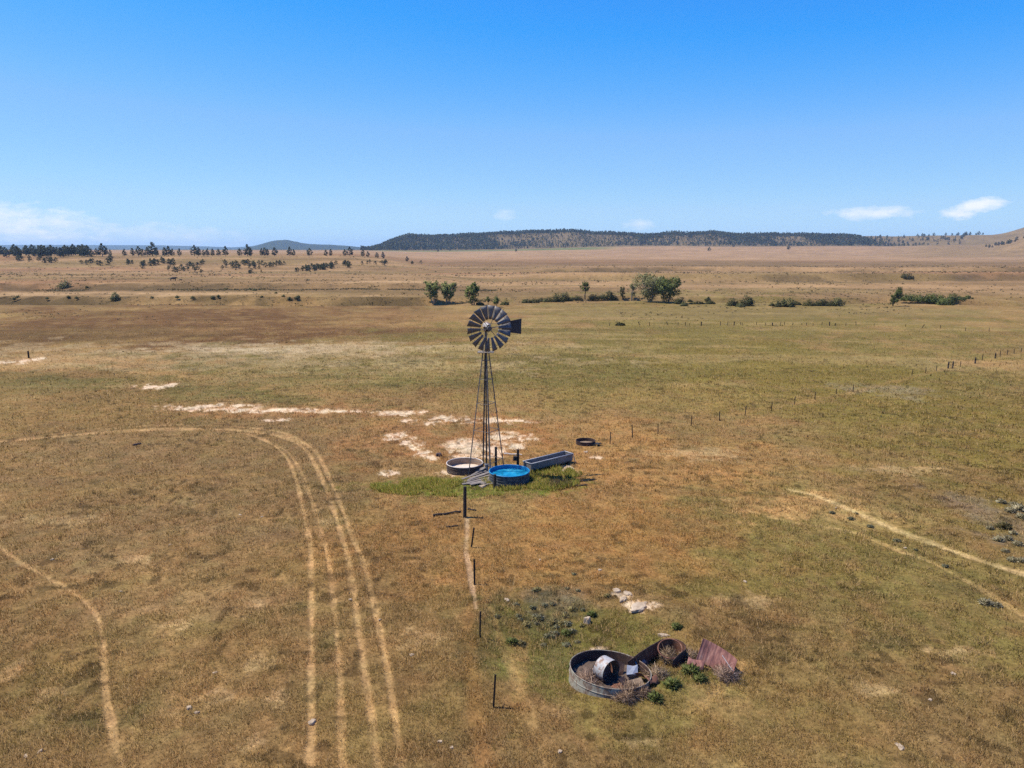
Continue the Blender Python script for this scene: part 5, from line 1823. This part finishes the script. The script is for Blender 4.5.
# ------------------------------------------------------------------ cattle far on the left
def cow(label, px, py, s, rz):
    p = P(px, py)
    me = bpy.data.meshes.new("cow")
    J = {"rump": (-0.85, 0, 1.08), "mid": (0, 0, 1.02), "chest": (0.62, 0, 1.05), "neck": (0.98, 0, 1.25), "head": (1.28, 0, 1.22), "muz": (1.55, 0, 1.02),
         "tail": (-1.08, 0, 1.0), "tail2": (-1.12, 0, 0.55)}
    names = list(J)
    V = [J[k] for k in names]
    E = [(0, 1), (1, 2), (2, 3), (3, 4), (4, 5), (0, 6), (6, 7)]
    R_ = [0.33, 0.38, 0.36, 0.2, 0.15, 0.09, 0.04, 0.03]
    for sx, root, kx in ((1, 2, 0.10), (1, 0, -0.12)):
        for sy in (-1, 1):
            k = len(V)
            x0 = V[root][0]
            V += [(x0 + 0.02, sy * 0.2, 0.75), (x0 + kx * 0.5, sy * 0.21, 0.42), (x0, sy * 0.21, 0.02)]
            E += [(root, k), (k, k + 1), (k + 1, k + 2)]
            R_ += [0.14, 0.08, 0.07]
    for sy in (-1, 1):
        k = len(V)
        V += [(1.22, sy * 0.24, 1.28)]
        E += [(4, k)]
        R_ += [0.05]
    me.from_pydata(V, E, [])
    me.materials.append(M_COW)
    o = link("cow", me, None, p)
    o.modifiers.new("skin", 'SKIN')
    for i, r in enumerate(R_):
        me.skin_vertices[0].data[i].radius = (r, r)
    me.skin_vertices[0].data[1].use_root = True
    ss = o.modifiers.new("sub", 'SUBSURF')
    ss.levels = ss.render_levels = 1
    o.scale = (s, s, s)
    o.rotation_euler = (0, 0, rz)
    tag(o, label, "cow")


cow("black cow standing on the far range below the left ridge, larger of two", 173.5, 281, 1.0, 0.15)
cow("small dark calf standing just right of the black cow on the far range", 180.5, 281.2, 0.5, 0.3)


# ------------------------------------------------------------------ grass
def blades(name, x, y, hgt, wid, col, label, cat, seed):
    rs = np.random.default_rng(seed)
    n = len(x)
    z = H(x, y)
    a = rs.uniform(0, 6.283, n)
    lean = rs.uniform(0.15, 0.95, n)
    la = rs.uniform(0, 6.283, n)
    b = np.stack([x, y, z - 0.01], -1)
    s = np.stack([np.cos(a), np.sin(a), np.zeros(n)], -1) * (wid * 0.5)[:, None]
    tip = b + np.stack([np.cos(la) * np.sin(lean), np.sin(la) * np.sin(lean), np.cos(lean)], -1) * hgt[:, None]
    v = np.stack([b - s, b + s, tip], 1).reshape(-1, 3)
    c = np.repeat(col, 3, 0)
    nm = np.array((0, 0, 1.0)) + rs.normal(size=(n, 3)) * 0.38
    nm /= np.linalg.norm(nm, axis=1)[:, None]
    o = link(name, fast_mesh(name, v, np.arange(n * 3).reshape(-1, 3), M_GRASS, c, normals=np.repeat(nm, 3, 0)))
    tag(o, label, cat, kind="stuff")


def build_grass():
    rs = np.random.default_rng(77)
    n = 1250000
    dep = rs.uniform(math.radians(5.2), math.radians(52), n)
    R = CAM_H / np.tan(dep)
    A = rs.uniform(math.radians(-46), math.radians(46), n)
    x, y = R * np.sin(A), R * np.cos(A)
    clump = fbm(x / 0.55, y / 0.55, 801, 3)
    big = fbm(x / 3.0, y / 3.0, 811, 3)
    c, bare = ground_colour(x, y)
    keep = (rs.uniform(0, 1, n) < (0.2 + 1.1 * smooth(0.35, 0.65, clump)) * (1 - 0.97 * np.minimum(1, bare * 1.3)))
    inside = (np.hypot(x - 3.02, y - 20.45) < 1.35) | (np.hypot(x + 0.15, y - 39.62) < 1.22) | (np.hypot(x + 2.86, y - 42.05) < 1.25) | (np.hypot(x - G(585.5, 444)[0], y - G(585.5, 444)[1]) < 0.8)
    keep &= ~inside
    x, y, R, c, clump, big = x[keep], y[keep], R[keep], c[keep], clump[keep], big[keep]
    m = len(x)
    sc = np.clip(R / 24.0, 0.8, 3.2)
    hgt = (0.045 + 0.11 * rs.uniform(0, 1, m) * (0.5 + clump) * (0.6 + 0.8 * big)) * np.sqrt(sc)
    wid = 0.020 * sc * rs.uniform(0.6, 1.5, m)
    pale = rs.uniform(0, 1, m) < 0.36
    dark = rs.uniform(0, 1, m) < 0.17
    cc = c * rs.uniform(0.75, 1.3, m)[:, None]
    cc = cc * (1 + rs.normal(size=(m, 3)) * np.array((0.07, 0.05, 0.07)))
    cc[pale] = 0.45 * cc[pale] + 0.55 * alb(204, 172, 122) * rs.uniform(0.7, 1.15, pale.sum())[:, None]
    cc[dark] = 0.5 * cc[dark] + 0.5 * alb(86, 78, 46)
    # taller bunches standing out of the short grass
    nb = 9000
    dep = rs.uniform(math.radians(8), math.radians(41), nb)
    Rb = CAM_H / np.tan(dep)
    Ab = rs.uniform(math.radians(-39), math.radians(39), nb)
    bx, by = Rb * np.sin(Ab), Rb * np.cos(Ab)
    kb = (fbm(bx / 4, by / 4, 831, 3) > 0.47) & (np.hypot(bx - 3.0, by - 20.4) > 1.5) & (np.hypot(bx + 1.4, by - 41) > 3.2)
    bx, by, Rb = bx[kb], by[kb], Rb[kb]
    cb, bareb = ground_colour(bx, by)
    kb = bareb < 0.3
    bx, by, Rb, cb = bx[kb], by[kb], Rb[kb], cb[kb]
    kind = rs.uniform(0, 1, len(bx))
    tint = np.where(kind[:, None] < 0.5, alb(196, 162, 112), np.where(kind[:, None] < 0.8, alb(120, 106, 58), alb(88, 74, 46)))
    cb = 0.4 * cb + 0.6 * tint
    per = 16
    rad_ = rs.uniform(0.05, 0.16, len(bx))
    q = np.repeat(np.arange(len(bx)), per)
    gx = bx[q] + rs.normal(size=len(q)) * rad_[q]
    gy = by[q] + rs.normal(size=len(q)) * rad_[q]
    hb = rs.uniform(0.10, 0.26, len(q)) * (0.7 + 2.0 * rad_[q])
    wb = 0.018 * np.clip(Rb[q] / 24, 0.8, 2.5) * rs.uniform(0.6, 1.4, len(q))
    x, y = np.concatenate([x, gx]), np.concatenate([y, gy])
    hgt, wid = np.concatenate([hgt, hb]), np.concatenate([wid, wb])
    cc = np.concatenate([cc, cb[q] * rs.uniform(0.75, 1.25, len(q))[:, None]])
    blades("dry_grass", x, y, hgt, wid, cc * 1.22, "short dry tan and olive prairie grass covering the ground", "grass", 5)
    # lush ring round the windmill and tanks
    n = 26000
    x, y = [], []
    for (px, py, rx, ry, k) in [(470, 488, 95, 9, 16000), (420, 486, 50, 7, 4000), (530, 484, 50, 7, 5000), (552, 474, 30, 6, 4000)]:
        cpt = G(px, py)
        dd = cpt[1] * CP + CAM_H * SP
        ww, hh = rx * dd / FPX, (G(px, py - ry)[1] - G(px, py + ry)[1]) / 2
        q = rs.uniform(0, 1, k) ** 0.5
        aa = rs.uniform(0, 6.283, k)
        x.append(cpt[0] + np.cos(aa) * q * ww)
        y.append(cpt[1] + np.sin(aa) * q * hh)
    x, y = np.concatenate(x), np.concatenate(y)
    nn = fbm(x / 0.9, y / 0.9, 821, 3)
    keep = (nn > 0.36) & (fbm(x / 2.2, y / 1.4, 823, 3) > 0.40) & (np.hypot(x + 0.15, y - 39.62) > 1.17) & (np.hypot(x + 2.86, y - 42.05) > 1.17)
    x, y, nn = x[keep], y[keep], nn[keep]
    m = len(x)
    gcol = np.array([alb(138, 142, 58), alb(160, 154, 70), alb(108, 116, 46), alb(180, 154, 84)])
    col = gcol[rs.integers(0, 4, m)] * rs.uniform(0.8, 1.2, m)[:, None]
    blades("green_grass", x, y, rs.uniform(0.14, 0.36, m) * (0.4 + 1.1 * nn), rs.uniform(0.025, 0.06, m), col, "lush green grass round the windmill foot and tanks", "grass", 6)


build_grass()


def build_range_brush():
    """low brush and weeds scattered over the middle distance, far too many to count"""
    rs = np.random.default_rng(91)
    n = 60000
    d = np.exp(rs.uniform(math.log(70), math.log(650), n))
    a = rs.uniform(-0.78, 0.78, n)
    x = a * d
    f = 0.6 * fbm(x / 40, d / 22, 841, 4) + 0.4 * fbm(x / 9, d / 9, 845, 3)
    line = np.exp(-((f - 0.5) / 0.02) ** 2) * smooth(140, 200, d)
    keep = rs.uniform(0, 1, n) < 0.35 * smooth(0.52, 0.66, f) * smooth(60, 200, d) + 0.30 * line
    x, d, f = x[keep], d[keep], f[keep]
    ex = rs.uniform(-190, -5, 9000)
    s1 = 196 + 26 * (fbm(ex / 40, ex * 0 + 1.0, 14, 4) - 0.5)
    s2 = 232 + 40 * (fbm(ex / 50, ex * 0 + 7.0, 15, 4) - 0.5)
    half = rs.uniform(0, 1, 9000) < 0.6
    ed = np.where(half, s1, s2) + rs.normal(size=9000) * 3.0 - 2.0
    gap = fbm(ex / 16, ex * 0 + 3.3, 851, 3) > 0.47
    cx_ = rs.uniform(-2, 150, 2600)
    cy_ = 187 + 26 * (fbm(cx_ / 45, cx_ * 0 + 5.0, 16, 3) - 0.5) + 6 * np.sin(cx_ / 23.0) + rs.normal(size=2600) * 1.2
    gap2 = fbm(cx_ / 14, cx_ * 0 + 8.3, 853, 3) > 0.46
    x = np.concatenate([x, ex[gap], cx_[gap2]])
    d = np.concatenate([d, ed[gap], cy_[gap2]])
    m = len(x)
    z = H(x, d)
    r = rs.uniform(0.10, 0.32, m) * np.clip(d / 170, 0.7, 2.6)
    q = 5
    k = np.repeat(np.arange(m), q)
    c = np.stack([x[k] + rs.normal(size=m * q) * r[k] * 0.6, d[k] + rs.normal(size=m * q) * r[k] * 0.5, z[k] + r[k] * rs.uniform(0.1, 0.6, m * q)], -1)
    s = (r[k] * 0.5)[:, None]
    u = rs.normal(size=(m * q, 3)); u /= np.linalg.norm(u, axis=1)[:, None]
    w = np.cross(u, rs.normal(size=(m * q, 3))); w /= np.linalg.norm(w, axis=1)[:, None]
    v = np.stack([c - u * s, c - w * s * 0.7, c + u * s, c + w * s * 0.7], 1).reshape(-1, 3)
    pal = np.array([alb(110, 100, 66), alb(92, 84, 54), alb(128, 112, 78), alb(104, 96, 76)])
    col = np.repeat(pal[rs.integers(0, 4, m)][k] * rs.uniform(0.8, 1.2, m * q)[:, None], 4, 0)
    nm = np.array((0, 0, 0.8)) + rs.normal(size=(m * q, 3)) * 0.5
    nm /= np.linalg.norm(nm, axis=1)[:, None]
    o = link("range_brush", fast_mesh("range_brush", v, np.arange(len(v)).reshape(-1, 4), M_LEAF, col, normals=np.repeat(nm, 4, 0)))
    tag(o, "sparse low olive brush dotted over the open range in the middle distance", "brush", kind="stuff")


build_range_brush()
